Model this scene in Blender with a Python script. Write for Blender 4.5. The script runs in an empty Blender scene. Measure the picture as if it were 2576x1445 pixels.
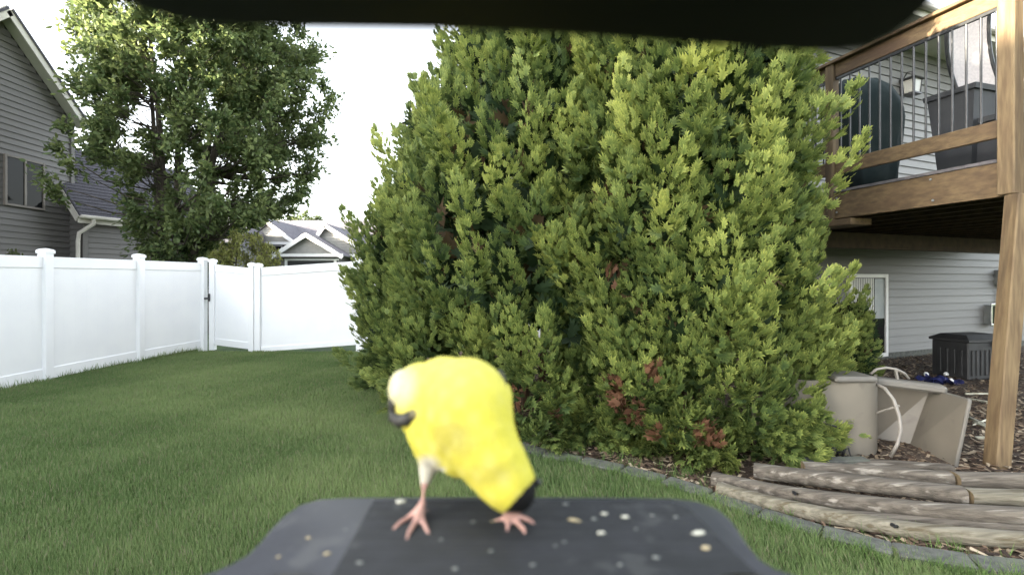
import bpy, bmesh, math, random
import numpy as np
from mathutils import Vector, Matrix
random.seed(7); rng = np.random.default_rng(7)
S = bpy.context.scene; COL = S.collection
# ---------------------------------------------------------------- camera
F = 1250.0; HZ = 705.0; CZ = 1.5          # focal length in px of a 2576 px wide frame, horizon row, eye height
cam_d = bpy.data.cameras.new('camera'); cam = bpy.data.objects.new('camera', cam_d); COL.objects.link(cam)
cam.location = (0, 0, CZ); cam.rotation_euler = (math.pi/2, 0, 0)
cam_d.sensor_width = 36; cam_d.lens = 36*F/2576; cam_d.shift_y = -(722.5-HZ)/2576
cam_d.clip_start = 0.01; cam_d.clip_end = 600
cam_d.dof.use_dof = True; cam_d.dof.focus_distance = 4.5; cam_d.dof.aperture_fstop = 5.5
S.camera = cam
# ---------------------------------------------------------------- sky, sun, exposure
SUN = Vector((-.85, -.35, .205)).normalized()
elev = math.asin(SUN.z); rot = math.atan2(SUN.x, SUN.y)
w = bpy.data.worlds.new('World'); S.world = w; w.use_nodes = True
nt = w.node_tree; nt.nodes.clear()
sky = nt.nodes.new('ShaderNodeTexSky'); sky.sky_type = 'NISHITA'; sky.sun_disc = False
sky.sun_elevation = elev; sky.sun_rotation = rot; sky.air_density = 1.0; sky.dust_density = 2.5; sky.ozone_density = 1.0
hs = nt.nodes.new('ShaderNodeHueSaturation'); hs.inputs['Saturation'].default_value = .30
bg = nt.nodes.new('ShaderNodeBackground'); bg.inputs['Strength'].default_value = .15
wo = nt.nodes.new('ShaderNodeOutputWorld')
nt.links.new(sky.outputs[0], hs.inputs['Color']); nt.links.new(hs.outputs[0], bg.inputs[0]); nt.links.new(bg.outputs[0], wo.inputs[0])
sd = bpy.data.lights.new('sun', 'SUN'); sd.energy = 4.5; sd.angle = math.radians(.6); sd.color = (1, .88, .68)
sun = bpy.data.objects.new('sun', sd); COL.objects.link(sun); sun.location = (0, 0, 30)
sun.rotation_euler = SUN.to_track_quat('Z', 'Y').to_euler()
S.view_settings.view_transform = 'Standard'; S.view_settings.look = 'None'
S.view_settings.exposure = 3.05; S.view_settings.gamma = 1; S.view_settings.use_curve_mapping = False
S.render.engine = 'CYCLES'
S.cycles.use_denoising = True; S.cycles.max_bounces = 7; S.cycles.transparent_max_bounces = 8
S.cycles.caustics_reflective = False; S.cycles.caustics_refractive = False

# ---------------------------------------------------------------- helpers
def P(px, py, d):
    return Vector(((px-1288)/F*d, d, CZ+(HZ-py)/F*d))
def G(px, py, z=0.0):                     # the point of the ground seen at that pixel
    d = (CZ-z)*F/(py-HZ); return Vector(((px-1288)/F*d, d, z))
WL = {}
def props(o, label=None, cat=None, group=None, kind=None):
    if label: o['label'] = label
    if cat: o['category'] = cat
    if group: o['group'] = group
    if kind: o['kind'] = kind
    return o
def thing(name, label, cat, loc=(0,0,0), group=None):
    o = bpy.data.objects.new(name, None); COL.objects.link(o); o.location = loc; o.empty_display_size = .1
    WL[o.name] = Vector(loc); return props(o, label, cat, group)
def obj(name, verts, faces, mat, parent=None, smooth=False, origin=None):
    off = WL[parent.name] if parent is not None else Vector(origin) if origin is not None else Vector((0,0,0))
    me = bpy.data.meshes.new(name)
    va = np.asarray([tuple(v) for v in verts] if not isinstance(verts, np.ndarray) else verts, dtype=np.float64) - np.array(off)
    if isinstance(faces, np.ndarray):
        n, k = faces.shape
        me.vertices.add(len(va)); me.vertices.foreach_set('co', va.ravel().astype(np.float32))
        me.loops.add(n*k); me.loops.foreach_set('vertex_index', faces.ravel().astype(np.int32))
        me.polygons.add(n); me.polygons.foreach_set('loop_start', np.arange(0, n*k, k, dtype=np.int32))
        me.update(calc_edges=True)
    else:
        me.from_pydata(va.tolist(), [], faces)
    if mat is not None: me.materials.append(mat)
    if smooth: me.polygons.foreach_set('use_smooth', [True]*len(me.polygons))
    o = bpy.data.objects.new(name, me); COL.objects.link(o)
    if parent is not None: o.parent = parent; WL[o.name] = off
    else: o.location = off; WL[o.name] = off
    return o
def fix(bm):
    bmesh.ops.recalc_face_normals(bm, faces=bm.faces)
class MB:
    def __init__(s): s.v = []; s.f = []
    def add(s, v, f):
        b = len(s.v); s.v += [tuple(x) for x in v]; s.f += [tuple(i+b for i in q) for q in f]; return s
    def box(s, c, size, ax=None, bev=0.0):
        c = Vector(c); X, Y, Z = ax if ax else (Vector((1,0,0)), Vector((0,1,0)), Vector((0,0,1)))
        h = [q/2 for q in size]
        if bev > 0:
            b = min(bev, min(h)*.9); vs = []; idx = {}
            for sx in (-1,1):
                for sy in (-1,1):
                    for sz in (-1,1):
                        for k in range(3):
                            d = [h[0]*sx, h[1]*sy, h[2]*sz]
                            for m in range(3):
                                if m != k: d[m] -= b*(sx,sy,sz)[m]
                            idx[(sx,sy,sz,k)] = len(vs); vs.append(c+X*d[0]+Y*d[1]+Z*d[2])
            fs = []
            for k in range(3):
                o1, o2 = [m for m in range(3) if m != k]
                for sg in (-1,1):
                    q = []
                    for a, e in ((-1,-1),(1,-1),(1,1),(-1,1)):
                        t = [0,0,0]; t[k] = sg; t[o1] = a; t[o2] = e; q.append(idx[(*t,k)])
                    fs.append(q)
            for k in range(3):                       # edge bevels running along axis k
                o1, o2 = [m for m in range(3) if m != k]
                for a in (-1,1):
                    for e in (-1,1):
                        t0=[0,0,0]; t0[k]=-1; t0[o1]=a; t0[o2]=e; t1=list(t0); t1[k]=1
                        fs.append([idx[(*t0,o1)], idx[(*t1,o1)], idx[(*t1,o2)], idx[(*t0,o2)]])
            for sx in (-1,1):
                for sy in (-1,1):
                    for sz in (-1,1): fs.append([idx[(sx,sy,sz,0)], idx[(sx,sy,sz,1)], idx[(sx,sy,sz,2)]])
            return s.add(vs, fs)
        vs = [c+X*(a*h[0])+Y*(b*h[1])+Z*(e*h[2]) for a in (-1,1) for b in (-1,1) for e in (-1,1)]
        return s.add(vs, [(0,1,3,2),(4,6,7,5),(0,4,5,1),(2,3,7,6),(0,2,6,4),(1,5,7,3)])
    def beam(s, a, b, w, h, up=(0,0,1), bev=0.0):
        a = Vector(a); b = Vector(b); X = (b-a).normalized(); up = Vector(up)
        Y = up.cross(X).normalized(); Z = X.cross(Y)
        return s.box((a+b)/2, ((b-a).length, w, h), (X, Y, Z), bev)
    def tube(s, pts, rad, n=8, cap=True):
        pts = [Vector(p) for p in pts]; m = len(pts)
        if not hasattr(rad, '__len__'): rad = [rad]*m
        vs = []; fs = []; prev = None
        for i, p in enumerate(pts):
            t = (pts[min(i+1,m-1)]-pts[max(i-1,0)]).normalized()
            if prev is None:
                u = t.orthogonal().normalized()
            else:
                u = (prev - t*prev.dot(t)).normalized()
            prev = u; v = t.cross(u)
            for k in range(n):
                a = 2*math.pi*k/n; vs.append(p+(u*math.cos(a)+v*math.sin(a))*rad[i])
        for i in range(m-1):
            for k in range(n):
                k2 = (k+1)%n; fs.append((i*n+k, i*n+k2, (i+1)*n+k2, (i+1)*n+k))
        if cap: fs.append(tuple(range(n-1,-1,-1))); fs.append(tuple(range((m-1)*n, m*n)))
        return s.add(vs, fs)
    def loft(s, rings, cap=True):
        n = len(rings[0]); vs = [p for r in rings for p in r]; fs = []
        for i in range(len(rings)-1):
            for k in range(n):
                k2 = (k+1)%n; fs.append((i*n+k, i*n+k2, (i+1)*n+k2, (i+1)*n+k))
        if cap: fs.append(tuple(range(n-1,-1,-1))); fs.append(tuple(range((len(rings)-1)*n, len(rings)*n)))
        return s.add(vs, fs)
    def build(s, name, mat, parent=None, smooth=False, origin=None, norm=True, auto=None):
        o = obj(name, s.v, s.f, mat, parent, smooth, origin)
        if norm:
            bm = bmesh.new(); bm.from_mesh(o.data); fix(bm); bm.to_mesh(o.data); bm.free()
        if auto is not None:
            o.data.polygons.foreach_set('use_smooth', [True]*len(o.data.polygons)); 
            o.data.set_sharp_from_angle(angle=math.radians(auto))
        return o
def prism(poly, z0, z1):                  # poly: list of (x, y), counter-clockwise
    n = len(poly); vs = [(x,y,z0) for x,y in poly]+[(x,y,z1) for x,y in poly]
    fs = [tuple(range(n-1,-1,-1)), tuple(range(n,2*n))]+[(i,(i+1)%n,n+(i+1)%n,n+i) for i in range(n)]
    return vs, fs
def circ(c, rx, ry, z, n=16, ph=0, sq=0):
    out = []
    for k in range(n):
        a = ph+2*math.pi*k/n; ca, sa = math.cos(a), math.sin(a)
        if sq: ca = math.copysign(abs(ca)**sq, ca); sa = math.copysign(abs(sa)**sq, sa)
        out.append(Vector((c[0]+rx*ca, c[1]+ry*sa, z)))
    return out
# ---------------------------------------------------------------- materials
def srgb(r, g, b): return tuple(((c/255)/12.92 if c <= 10 else ((c/255+.055)/1.055)**2.4) for c in (r,g,b))
def mat(name, c1, c2=None, scale=5.0, rough=.6, bump=0.0, bscale=None, stretch=None, metal=0.0, detail=5, spec=.5, contrast=(.35,.65), c3=None, c3scale=1.0, c3rng=(.55,.7), obvar=0.0):
    m = bpy.data.materials.new(name); m.use_nodes = True; t = m.node_tree; N = t.nodes; L = t.links
    b = N['Principled BSDF']; b.inputs['Roughness'].default_value = rough; b.inputs['Metallic'].default_value = metal
    b.inputs['Specular IOR Level'].default_value = spec
    tc = N.new('ShaderNodeTexCoord'); mp = N.new('ShaderNodeMapping'); L.new(tc.outputs['Object'], mp.inputs[0])
    if stretch: mp.inputs['Scale'].default_value = stretch
    no = N.new('ShaderNodeTexNoise'); no.inputs['Scale'].default_value = scale; no.inputs['Detail'].default_value = detail
    L.new(mp.outputs[0], no.inputs['Vector'])
    if c2 is None: c2 = tuple(x*.85 for x in c1)
    r = N.new('ShaderNodeValToRGB'); r.color_ramp.elements[0].position = contrast[0]; r.color_ramp.elements[1].position = contrast[1]
    r.color_ramp.elements[0].color = (*c1,1); r.color_ramp.elements[1].color = (*c2,1)
    L.new(no.outputs[0], r.inputs[0]); col = r.outputs[0]
    if c3:
        n3 = N.new('ShaderNodeTexNoise'); n3.inputs['Scale'].default_value = c3scale; n3.inputs['Detail'].default_value = 6; L.new(mp.outputs[0], n3.inputs['Vector'])
        r3 = N.new('ShaderNodeMapRange'); r3.inputs['From Min'].default_value = c3rng[0]; r3.inputs['From Max'].default_value = c3rng[1]; L.new(n3.outputs[0], r3.inputs[0])
        mx = N.new('ShaderNodeMixRGB'); L.new(r3.outputs[0], mx.inputs[0]); L.new(col, mx.inputs[1]); mx.inputs[2].default_value = (*c3,1); col = mx.outputs[0]
    if obvar:
        oi = N.new('ShaderNodeObjectInfo'); mr = N.new('ShaderNodeMapRange'); mr.inputs['To Min'].default_value = 1-obvar; mr.inputs['To Max'].default_value = 1+obvar
        L.new(oi.outputs['Random'], mr.inputs[0]); hv = N.new('ShaderNodeHueSaturation'); L.new(mr.outputs[0], hv.inputs['Value']); L.new(col, hv.inputs['Color']); col = hv.outputs[0]
    L.new(col, b.inputs['Base Color'])
    if bump:
        n2 = N.new('ShaderNodeTexNoise'); n2.inputs['Scale'].default_value = bscale or scale*3; n2.inputs['Detail'].default_value = 8; L.new(mp.outputs[0], n2.inputs['Vector'])
        bp = N.new('ShaderNodeBump'); bp.inputs['Strength'].default_value = bump; bp.inputs['Distance'].default_value = .01
        L.new(n2.outputs[0], bp.inputs['Height']); L.new(bp.outputs[0], b.inputs['Normal'])
    return m
def leafmat(name, trans=.35, rough=.55, spec=.3):
    m = bpy.data.materials.new(name); m.use_nodes = True; t = m.node_tree; N = t.nodes; L = t.links
    b = N['Principled BSDF']; b.inputs['Roughness'].default_value = rough; b.inputs['Specular IOR Level'].default_value = spec
    at = N.new('ShaderNodeAttribute'); at.attribute_name = 'Col'
    L.new(at.outputs['Color'], b.inputs['Base Color'])
    tr = N.new('ShaderNodeBsdfTranslucent'); hs = N.new('ShaderNodeHueSaturation'); hs.inputs['Value'].default_value = 1.25; hs.inputs['Hue'].default_value = .485
    L.new(at.outputs['Color'], hs.inputs['Color']); L.new(hs.outputs[0], tr.inputs[0])
    mx = N.new('ShaderNodeMixShader'); mx.inputs[0].default_value = trans
    L.new(b.outputs[0], mx.inputs[1]); L.new(tr.outputs[0], mx.inputs[2]); L.new(mx.outputs[0], N['Material Output'].inputs[0])
    return m
def setcol(o, rgb):                       # per-vertex colours
    a = o.data.color_attributes.new('Col', 'FLOAT_COLOR', 'POINT')
    c = np.ones((len(o.data.vertices), 4), dtype=np.float32); c[:, :3] = rgb; a.data.foreach_set('color', c.ravel())
M = {}
M['vinyl'] = mat('white_vinyl', (.86,.87,.88), (.83,.84,.86), 3, .35, .02)
M['siding_dark'] = mat('taupe_siding', srgb(112,109,107), srgb(104,101,100), 6, .6, .08, 60, (.3,.3,8), obvar=.05)
M['siding_light'] = mat('pale_siding', srgb(118,118,116), srgb(111,111,110), 6, .55, .06, 60, (.3,.3,8), obvar=.03)
M['siding_far'] = mat('grey_siding', srgb(150,150,145), srgb(140,140,136), 4, .6, obvar=.03)
M['trim'] = mat('pale_trim', srgb(214,208,200), srgb(200,194,186), 3, .5)
M['soffit'] = mat('soffit', srgb(205,203,190), srgb(195,193,180), 3, .6)
M['white'] = mat('white_paint', (.8,.8,.79), (.74,.74,.73), 4, .45)
M['glass'] = mat('dark_glass', (.006,.007,.008), (.009,.009,.01), 2, .04, spec=.10)
M['winframe'] = mat('taupe_window_frame', srgb(120,112,104), srgb(108,100,94), 5, .5)
M['shingle'] = mat('asphalt_shingles', srgb(92,90,98), srgb(70,68,76), 30, .9, .4, 120, obvar=.1)
M['shingle_far'] = mat('far_shingles', srgb(104,102,108), srgb(84,82,88), 6, .9, .2, 30)
M['wood'] = mat('deck_lumber', srgb(116,99,72), srgb(88,71,50), 26, .75, .4, 50, (1,1,.12), c3=srgb(70,56,40), c3scale=7, obvar=.08)
M['woodh'] = mat('deck_lumber_along', srgb(106,88,62), srgb(80,64,45), 26, .75, .4, 50, (1,.25,1), c3=srgb(74,56,40), c3scale=3, obvar=.06)
M['wood_shade'] = mat('shaded_deck_lumber', srgb(74,60,44), srgb(56,45,33), 9, .8, .2, 50, obvar=.15)  # deck lumber with the under-deck shade put into its colour
M['deckboard'] = mat('grey_deck_boards', srgb(96,92,94), srgb(74,72,76), 12, .8, .2, 60, obvar=.12)
M['log'] = mat('weathered_timber', srgb(120,115,101), srgb(90,85,72), 26, .85, .8, 60, (.12,1.6,1.6), c3=srgb(78,70,52), c3scale=20, c3rng=(.54,.68), obvar=.12)
M['log_grey'] = mat('weathered_grey_timber', srgb(106,99,89), srgb(72,66,58), 26, .9, .9, 60, (.12,1.6,1.6), c3=srgb(142,136,126), c3scale=14, c3rng=(.57,.66), obvar=.12)
M['logend'] = mat('timber_end_grain', srgb(120,104,78), srgb(92,80,60), 20, .9, .4)
M['iron'] = mat('black_baluster', (.03,.032,.035), (.045,.047,.05), 20, .35, metal=.3)
M['concrete'] = mat('concrete_edging', srgb(94,95,90), srgb(70,72,68), 20, .9, .5, 90, c3=srgb(92,96,84), c3scale=5, obvar=.08)
M['beige'] = mat('beige_plastic', srgb(120,114,103), srgb(109,103,93), 2.2, .5, .03, c3=srgb(70,65,58), c3scale=3.5, c3rng=(.58,.75))
M['beige_light'] = mat('pale_beige_plastic', srgb(112,109,103), srgb(102,99,93), 3, .5, .03)
M['resin'] = mat('charcoal_resin', (.018,.019,.02), (.026,.027,.029), 8, .55, .1)
M['planter'] = mat('dark_planter', (.028,.031,.037), (.04,.043,.048), 6, .6, .1)
M['cover'] = mat('grill_cover_fabric', (.012,.020,.021), (.020,.028,.028), 4, .8, .3, 12, spec=.1)
M['sling'] = mat('pale_sling_fabric', srgb(196,190,188), srgb(178,172,172), 40, .6, .1)
M['chrome'] = mat('bright_metal', (.75,.75,.75), (.6,.6,.62), 8, .18, metal=1)
M['util'] = mat('grey_utility_metal', (.22,.24,.25), (.28,.3,.3), 5, .45, metal=.3)
M['black'] = mat('black_metal', (.012,.012,.013), (.018,.018,.02), 10, .4)
M['lampglass'] = mat('frosted_lamp_glass', (.34,.34,.31), (.3,.3,.27), 8, .3)
M['mulch'] = mat('mulch_soil', srgb(84,70,58), srgb(52,42,34), 26, .95, .9, 60, c3=srgb(128,112,92), c3scale=38, c3rng=(.56,.64))
M['soil'] = mat('lawn_soil', srgb(62,84,40), srgb(44,62,30), 1.6, .95, .6, 60)
M['bark'] = mat('tree_bark', srgb(92,84,76), srgb(56,50,44), 8, .9, .7, 40, (1,1,.25))
M['bark_arb'] = mat('reddish_bark', srgb(90,66,52), srgb(60,44,34), 10, .9, .7, 40, (1,1,.2))
M['visor'] = mat('matt_black_plastic', (.0025,.0025,.003), (.004,.004,.0045), 30, .6, .02, spec=.15)
M['leaf_arb'] = leafmat('arborvitae_foliage', .33, .6, .25)
M['leaf'] = leafmat('maple_foliage', .5, .5, .3)
M['grass'] = leafmat('grass_blades', .35, .6, .2)
M['paper'] = mat('pale_stick', srgb(206,206,190), srgb(170,168,150), 12, .8)
M['blue'] = mat('blue_cloth', srgb(40,48,110), srgb(26,30,70), 10, .7)
M['blind'] = mat('white_blind', (.78,.78,.76), (.7,.7,.68), 5, .6)
M['hose'] = mat('pale_hose', srgb(140,135,128), srgb(124,119,112), 10, .5)
# ---------------------------------------------------------------- ground
bed = [tuple(G(px,py).xy) for px,py in ((1370,1148),(1500,1172),(1650,1208),(1800,1258),(1950,1312),(2150,1368),(2350,1412),(2576,1440),(2800,1460))]
left_bed = [(-1.85,9.6),(-2.05,8.2),(-1.95,7.35),(-1.5,6.4),(-.9,5.6),(-.35,4.9)]
bed_edge = left_bed+bed
bed_poly = bed_edge+[(14,2.3),(16,11.5),(-1.7,11.0)]
from mathutils.geometry import intersect_point_quad_2d
def in_poly(x, y, poly):
    r = np.zeros(x.shape, bool); n = len(poly)
    for i in range(n):
        x1,y1 = poly[i]; x2,y2 = poly[(i+1)%n]
        c = ((y1>y)!=(y2>y)) & (x < (x2-x1)*(y-y1)/((y2-y1) if y2!=y1 else 1e-9)+x1)
        r ^= c
    return r
props(obj('ground', [(-250,-60,-.012),(250,-60,-.012),(250,400,-.012),(-250,400,-.012)], [(0,1,2,3)], M['soil']), kind='structure')
v = [(x,y,-.004) for x,y in bed_poly]
props(obj('garden_bed', v, [tuple(range(len(v)))], M['mulch']), kind='structure')

# ---------------------------------------------------------------- siding wall helper
def siding(parent, p0, p1, z0, z1, mt, lap=.115, clip=None, name='siding_board', out=None, proud=.03):
    """courses of lap siding from p0 to p1 (xy) between z0 and z1; clip(z) -> (t0, t1) along the wall; out = outward normal"""
    p0 = Vector((*p0,0)); p1 = Vector((*p1,0)); L = (p1-p0).length; U = (p1-p0)/L
    Nn = Vector((*out,0)).normalized()
    n = int(round((z1-z0)/lap)); lap = (z1-z0)/n
    for i in range(n):
        a = z0+i*lap; b = a+lap+.004
        ta, tb = (0, L) if clip is None else clip((a+b)/2)
        if tb-ta < .05: continue
        A0 = p0+U*ta; A1 = p0+U*tb
        vs = [A0+Vector((0,0,a)), A1+Vector((0,0,a)), A1+Nn*proud+Vector((0,0,a)), A0+Nn*proud+Vector((0,0,a)),
              A0+Vector((0,0,b)), A1+Vector((0,0,b)), A1+Nn*.002+Vector((0,0,b)), A0+Nn*.002+Vector((0,0,b))]
        m = MB().add(vs, [(0,1,2,3),(4,5,6,7),(0,1,5,4),(3,2,6,7),(0,3,7,4),(1,2,6,5)])
        m.build(name, mt, parent)
def window(parent, c, U, Nn, wd, ht, fm, nsash=2, fw=.06, blinds=False, glass=None):
    """window centred at c, running along U, facing Nn"""
    U = Vector(U).normalized(); Nn = Vector(Nn).normalized(); Z = Vector((0,0,1)); ax = (U, Nn, Z)
    f = MB()
    for s in (-1,1):
        f.box(c+U*s*(wd/2+fw/2)+Nn*.035, (fw, .07, ht+2*fw), ax, .004)
        f.box(c+Z*s*(ht/2+fw/2)+Nn*.035, (wd, .07, fw), ax, .004)
    wf = f.build('window', fm, parent)
    for k in range(nsash):
        cc = c+U*((k+.5)/nsash-.5)*wd
        m = MB(); m.box(cc+Nn*.036, (wd/nsash-.004, .008, ht-.004), ax); m.build('pane', glass or M['glass'], wf)
    if nsash > 1:
        for k in range(1, nsash):
            m = MB(); m.box(c+U*(k/nsash-.5)*wd+Nn*.036, (.06, .06, ht), ax, .004); m.build('mullion', fm, wf)
    return wf
# ---------------------------------------------------------------- neighbouring house on the left
X0 = -13.6
hs1 = thing('neighbour_house', 'taupe lap-sided gabled house with a two-sash window behind the white fence', 'house', (X0-3, 12, 0))
AY, AZ = 13.1, 8.5; EY, EZ = 15.35, 6.35            # apex and the wall's corner under the rake
rs = (AZ-EZ)/(EY-AY)
def clipm(z):
    hi = (EY-10.0) if z < EZ else AY+(AZ-z)/rs-10.0
    lo = 0 if z < EZ-.9 else max(0, AY-(AZ-z)/rs-10.0)
    return (lo, min(hi, EY-10.0))
m = MB(); m.add([(X0-.02,10,0),(X0-.02,EY,0),(X0-.02,EY,EZ),(X0-.02,AY,AZ),(X0-.02,10,AZ-rs*(AY-10)),
                 (X0-7,10,0),(X0-7,EY,0),(X0-7,EY,EZ),(X0-7,AY,AZ),(X0-7,10,AZ-rs*(AY-10))],
                [(0,1,2,3,4),(5,9,8,7,6),(0,5,6,1),(1,6,7,2),(2,7,8,3),(3,8,9,4),(4,9,5,0)])
m.build('wall', M['siding_dark'], hs1)
siding(hs1, (X0,10), (X0,EY), .3, AZ-.1, M['siding_dark'], .168, clipm, out=(1,0))
m = MB(); m.box((X0+.015, EY-.02, EZ/2), (.09,.12,EZ)); m.build('corner_board', M['siding_dark'], hs1)
# rake boards and roof planes
ov = .35
e1 = Vector((0, 2.55, -2.55*rs)); 
for sgn in (1,-1):
    a = Vector((X0+ov, AY, AZ+.12)); b = a+Vector((0, sgn*(2.45 if sgn>0 else 3.4), -(2.45 if sgn>0 else 3.4)*rs))
    MB().beam(a, b, .04, .26, (0,0,1)).build('rake_board', M['trim'], hs1)
    dn = Vector((0, sgn*rs, 1)).normalized()
    A = a+dn*.1+Vector((.05,0,0)); B = b+dn*.1+Vector((.05,0,0)); back = Vector((-8,0,0))
    m = MB(); th = dn*-.06
    m.add([A,B,B+back,A+back,A+th,B+th,B+back+th,A+back+th], [(0,1,2,3),(4,5,6,7),(0,1,5,4),(1,2,6,5),(2,3,7,6),(3,0,4,7)])
    m.build('roof', M['shingle'], hs1)
    m = MB(); A2 = a-dn*.04; B2 = b-dn*.04; bk = Vector((-ov+.0,0,0))
    m.add([A2,B2,B2+bk,A2+bk,A2+th*.3,B2+th*.3,B2+bk+th*.3,A2+bk+th*.3], [(0,1,2,3),(4,5,6,7),(0,1,5,4),(1,2,6,5),(2,3,7,6),(3,0,4,7)])
    m.build('soffit', M['soffit'], hs1)
window(hs1, Vector((X0+.02, 13.82, 4.2)), (0,1,0), (1,0,0), 1.02, 1.25, M['winframe'])
# added unseen house body left of the frame, its long ridge shading the yard
m = MB(); m.add([(-14.6,-9,0),(-14.6,10,0),(-14.6,10,5.4),(-14.6,-9,5.4),(-22,-9,0),(-22,10,0),(-22,10,5.4),(-22,-9,5.4)],[(0,1,2,3),(4,7,6,5),(0,4,5,1),(1,5,6,2),(0,3,7,4)])
m.build('wall', M['siding_dark'], hs1)
m = MB(); m.add([(-14.0,-9.5,5.2),(-14.0,10.3,5.2),(-18.3,10.3,8.9),(-18.3,-9.5,8.9),(-22.6,-9.5,5.2),(-22.6,10.3,5.2)],[(0,1,2,3),(3,2,5,4),(0,3,4),(1,5,2),(0,4,5,1)])
m.build('roof', M['shingle'], hs1)
# garage wing of that house
wc = Vector((-12.95,15.05,0)); wu = Vector((.36,.933,0)).normalized(); wn = Vector((.933,-.36,0)).normalized(); WLn = 4.4; EVZ = 3.42
we = wc+wu*WLn
wing = thing('garage_wing', 'low taupe garage wing with shingled roof, pale gutter and downspout beside tall gable', 'garage', (wc.x-1.5, wc.y+2, 0))
m = MB(); bk = -wn*2.9
q = [wc, we, we+bk, wc+bk]
m.add([p for p in q]+[p+Vector((0,0,EVZ)) for p in q], [(0,1,5,4),(1,2,6,5),(2,3,7,6),(3,0,4,7),(0,3,2,1)])
m.build('wall', M['siding_dark'], wing)
siding(wing, (wc+wn*.01).xy, (we+wn*.01).xy, .2, EVZ-.1, M['siding_dark'], .168, out=wn.xy)
nw = Vector((-.36,-.933,0)); 
c0 = wc+bk*.9
siding(wing, (c0+nw*.01).xy, (wc+nw*.01).xy, .2, EVZ+2.0, M['siding_dark'], .168, lambda z: (0 if z<EVZ else 0, 2.61 if z < EVZ else max(.0, 2.61-(z-EVZ)*.95)), out=nw.xy)
MB().box(wc+Vector((0,0,EVZ/2))+wn*.01+nw*.01, (.13,.13,EVZ), (wn,wu,Vector((0,0,1)))).build('corner_board', M['siding_dark'], wing)
Zv = Vector((0,0,1)); rise = 1.05
r0 = wc-wu*.3+wn*.35+Zv*EVZ; r1 = we+wn*.35+Zv*EVZ; up_ = (-wn+Zv*rise)
sl = 2.3
rn = (wn*rise+Zv).normalized()
m = MB(); a,b,c_,d_ = r0, r1, r1+up_*sl, r0+up_*sl
m.add([a,b,c_,d_,a-rn*.08,b-rn*.08,c_-rn*.08,d_-rn*.08],[(0,1,2,3),(4,5,6,7),(0,1,5,4),(1,2,6,5),(2,3,7,6),(3,0,4,7)])
rf = m.build('roof', M['shingle'], wing)
m = MB(); nc = 22
for i in range(nc):                       # stepped shingle courses
    t0 = i/nc*sl; t1 = (i+1.15)/nc*sl
    a,b,c_,d_ = r0+up_*t0+rn*.028, r1+up_*t0+rn*.028, r1+up_*t1+rn*.010, r0+up_*t1+rn*.010
    m.add([a,b,c_,d_,a-rn*.02,b-rn*.02],[(0,1,2,3),(0,4,5,1)])
o = m.build('shingle_courses', M['shingle'], rf, norm=False); o['kind']='stuff'
MB().beam(r0-rn*.14, r0+up_*sl-rn*.14, .04, .2, rn).build('rake_board', M['trim'], wing)
MB().beam(r0-Zv*.12-wn*.1, r1-Zv*.12-wn*.1, .03, .18).build('fascia', M['trim'], wing)
g = MB(); g.beam(r0-Zv*.03+wn*.0, r1-Zv*.03, .13, .11, bev=.03); g.build('gutter', M['trim'], wing)
dp = [r0+wu*.35-Zv*.06, r0+wu*.35-Zv*.22, r0+wu*.12-wn*.27-Zv*.5, r0+wu*.1-wn*.29-Zv*.75, r0+wu*.1-wn*.29-Zv*3.3]
MB().tube(dp, .055, 8).build('downspout', M['trim'], wing, auto=50)

# pale house glimpsed behind the maple
gh = thing('pale_grey_house', 'pale grey lap-sided house wall glimpsed between the maple stems', 'house', (-14,24,0))
m = MB(); m.add([(-17.5,23,0),(-13.4,24.3,0),(-13.4,24.3,3.3),(-17.5,23,3.3),(-19,30,0),(-15,31.3,0),(-15,31.3,3.3),(-19,30,3.3)],[(0,1,2,3),(4,7,6,5),(0,4,5,1),(1,5,6,2),(3,7,4,0)])
m.build('wall', M['siding_light'], gh)
siding(gh, (-17.5,22.98), (-13.4,24.28), .2, 3.2, M['siding_light'], .16, out=(.3,-.95))
m = MB(); m.add([(-18,22.4,3.2),(-13.2,23.9,3.2),(-14.4,27.8,5.0),(-18.6,26.4,5.0),(-19.5,30.6,3.2),(-15.2,31.9,3.2)],[(0,1,2,3),(3,2,5,4),(0,3,4),(1,5,2)])
m.build('roof', M['shingle_far'], gh)

# far house with the two white-edged gables
fh = thing('far_gabled_house', 'distant grey house with two white-edged gables and a garage door past the gate', 'house', (-11,31,0))
D = 30.0
def FP(px, py, d=D): return P(px, py, d)
def fbox(name, x0, x1, z0, z1, y0, y1, mt): return MB().box(((x0+x1)/2,(y0+y1)/2,(z0+z1)/2),(x1-x0,y1-y0,z1-z0)).build(name, mt, fh)
xl = FP(690,0).x; xr = FP(1060,0).x
fbox('wall', xl-1.5, xr, 0, 2.85, D, D+9, M['siding_far'])
zt = FP(0,556).z
m = MB(); m.add([(xl-2,D-.5,2.8),(xr+.5,D-.5,2.8),(xr+.5,D+4.5,zt+.6),(xl-2,D+4.5,zt+.6),(xl-2,D+9.5,2.8),(xr+.5,D+9.5,2.8)],[(0,1,2,3),(3,2,5,4),(0,3,4),(1,5,2),(0,4,5,1)])
m.build('roof', M['shingle_far'], fh)
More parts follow.
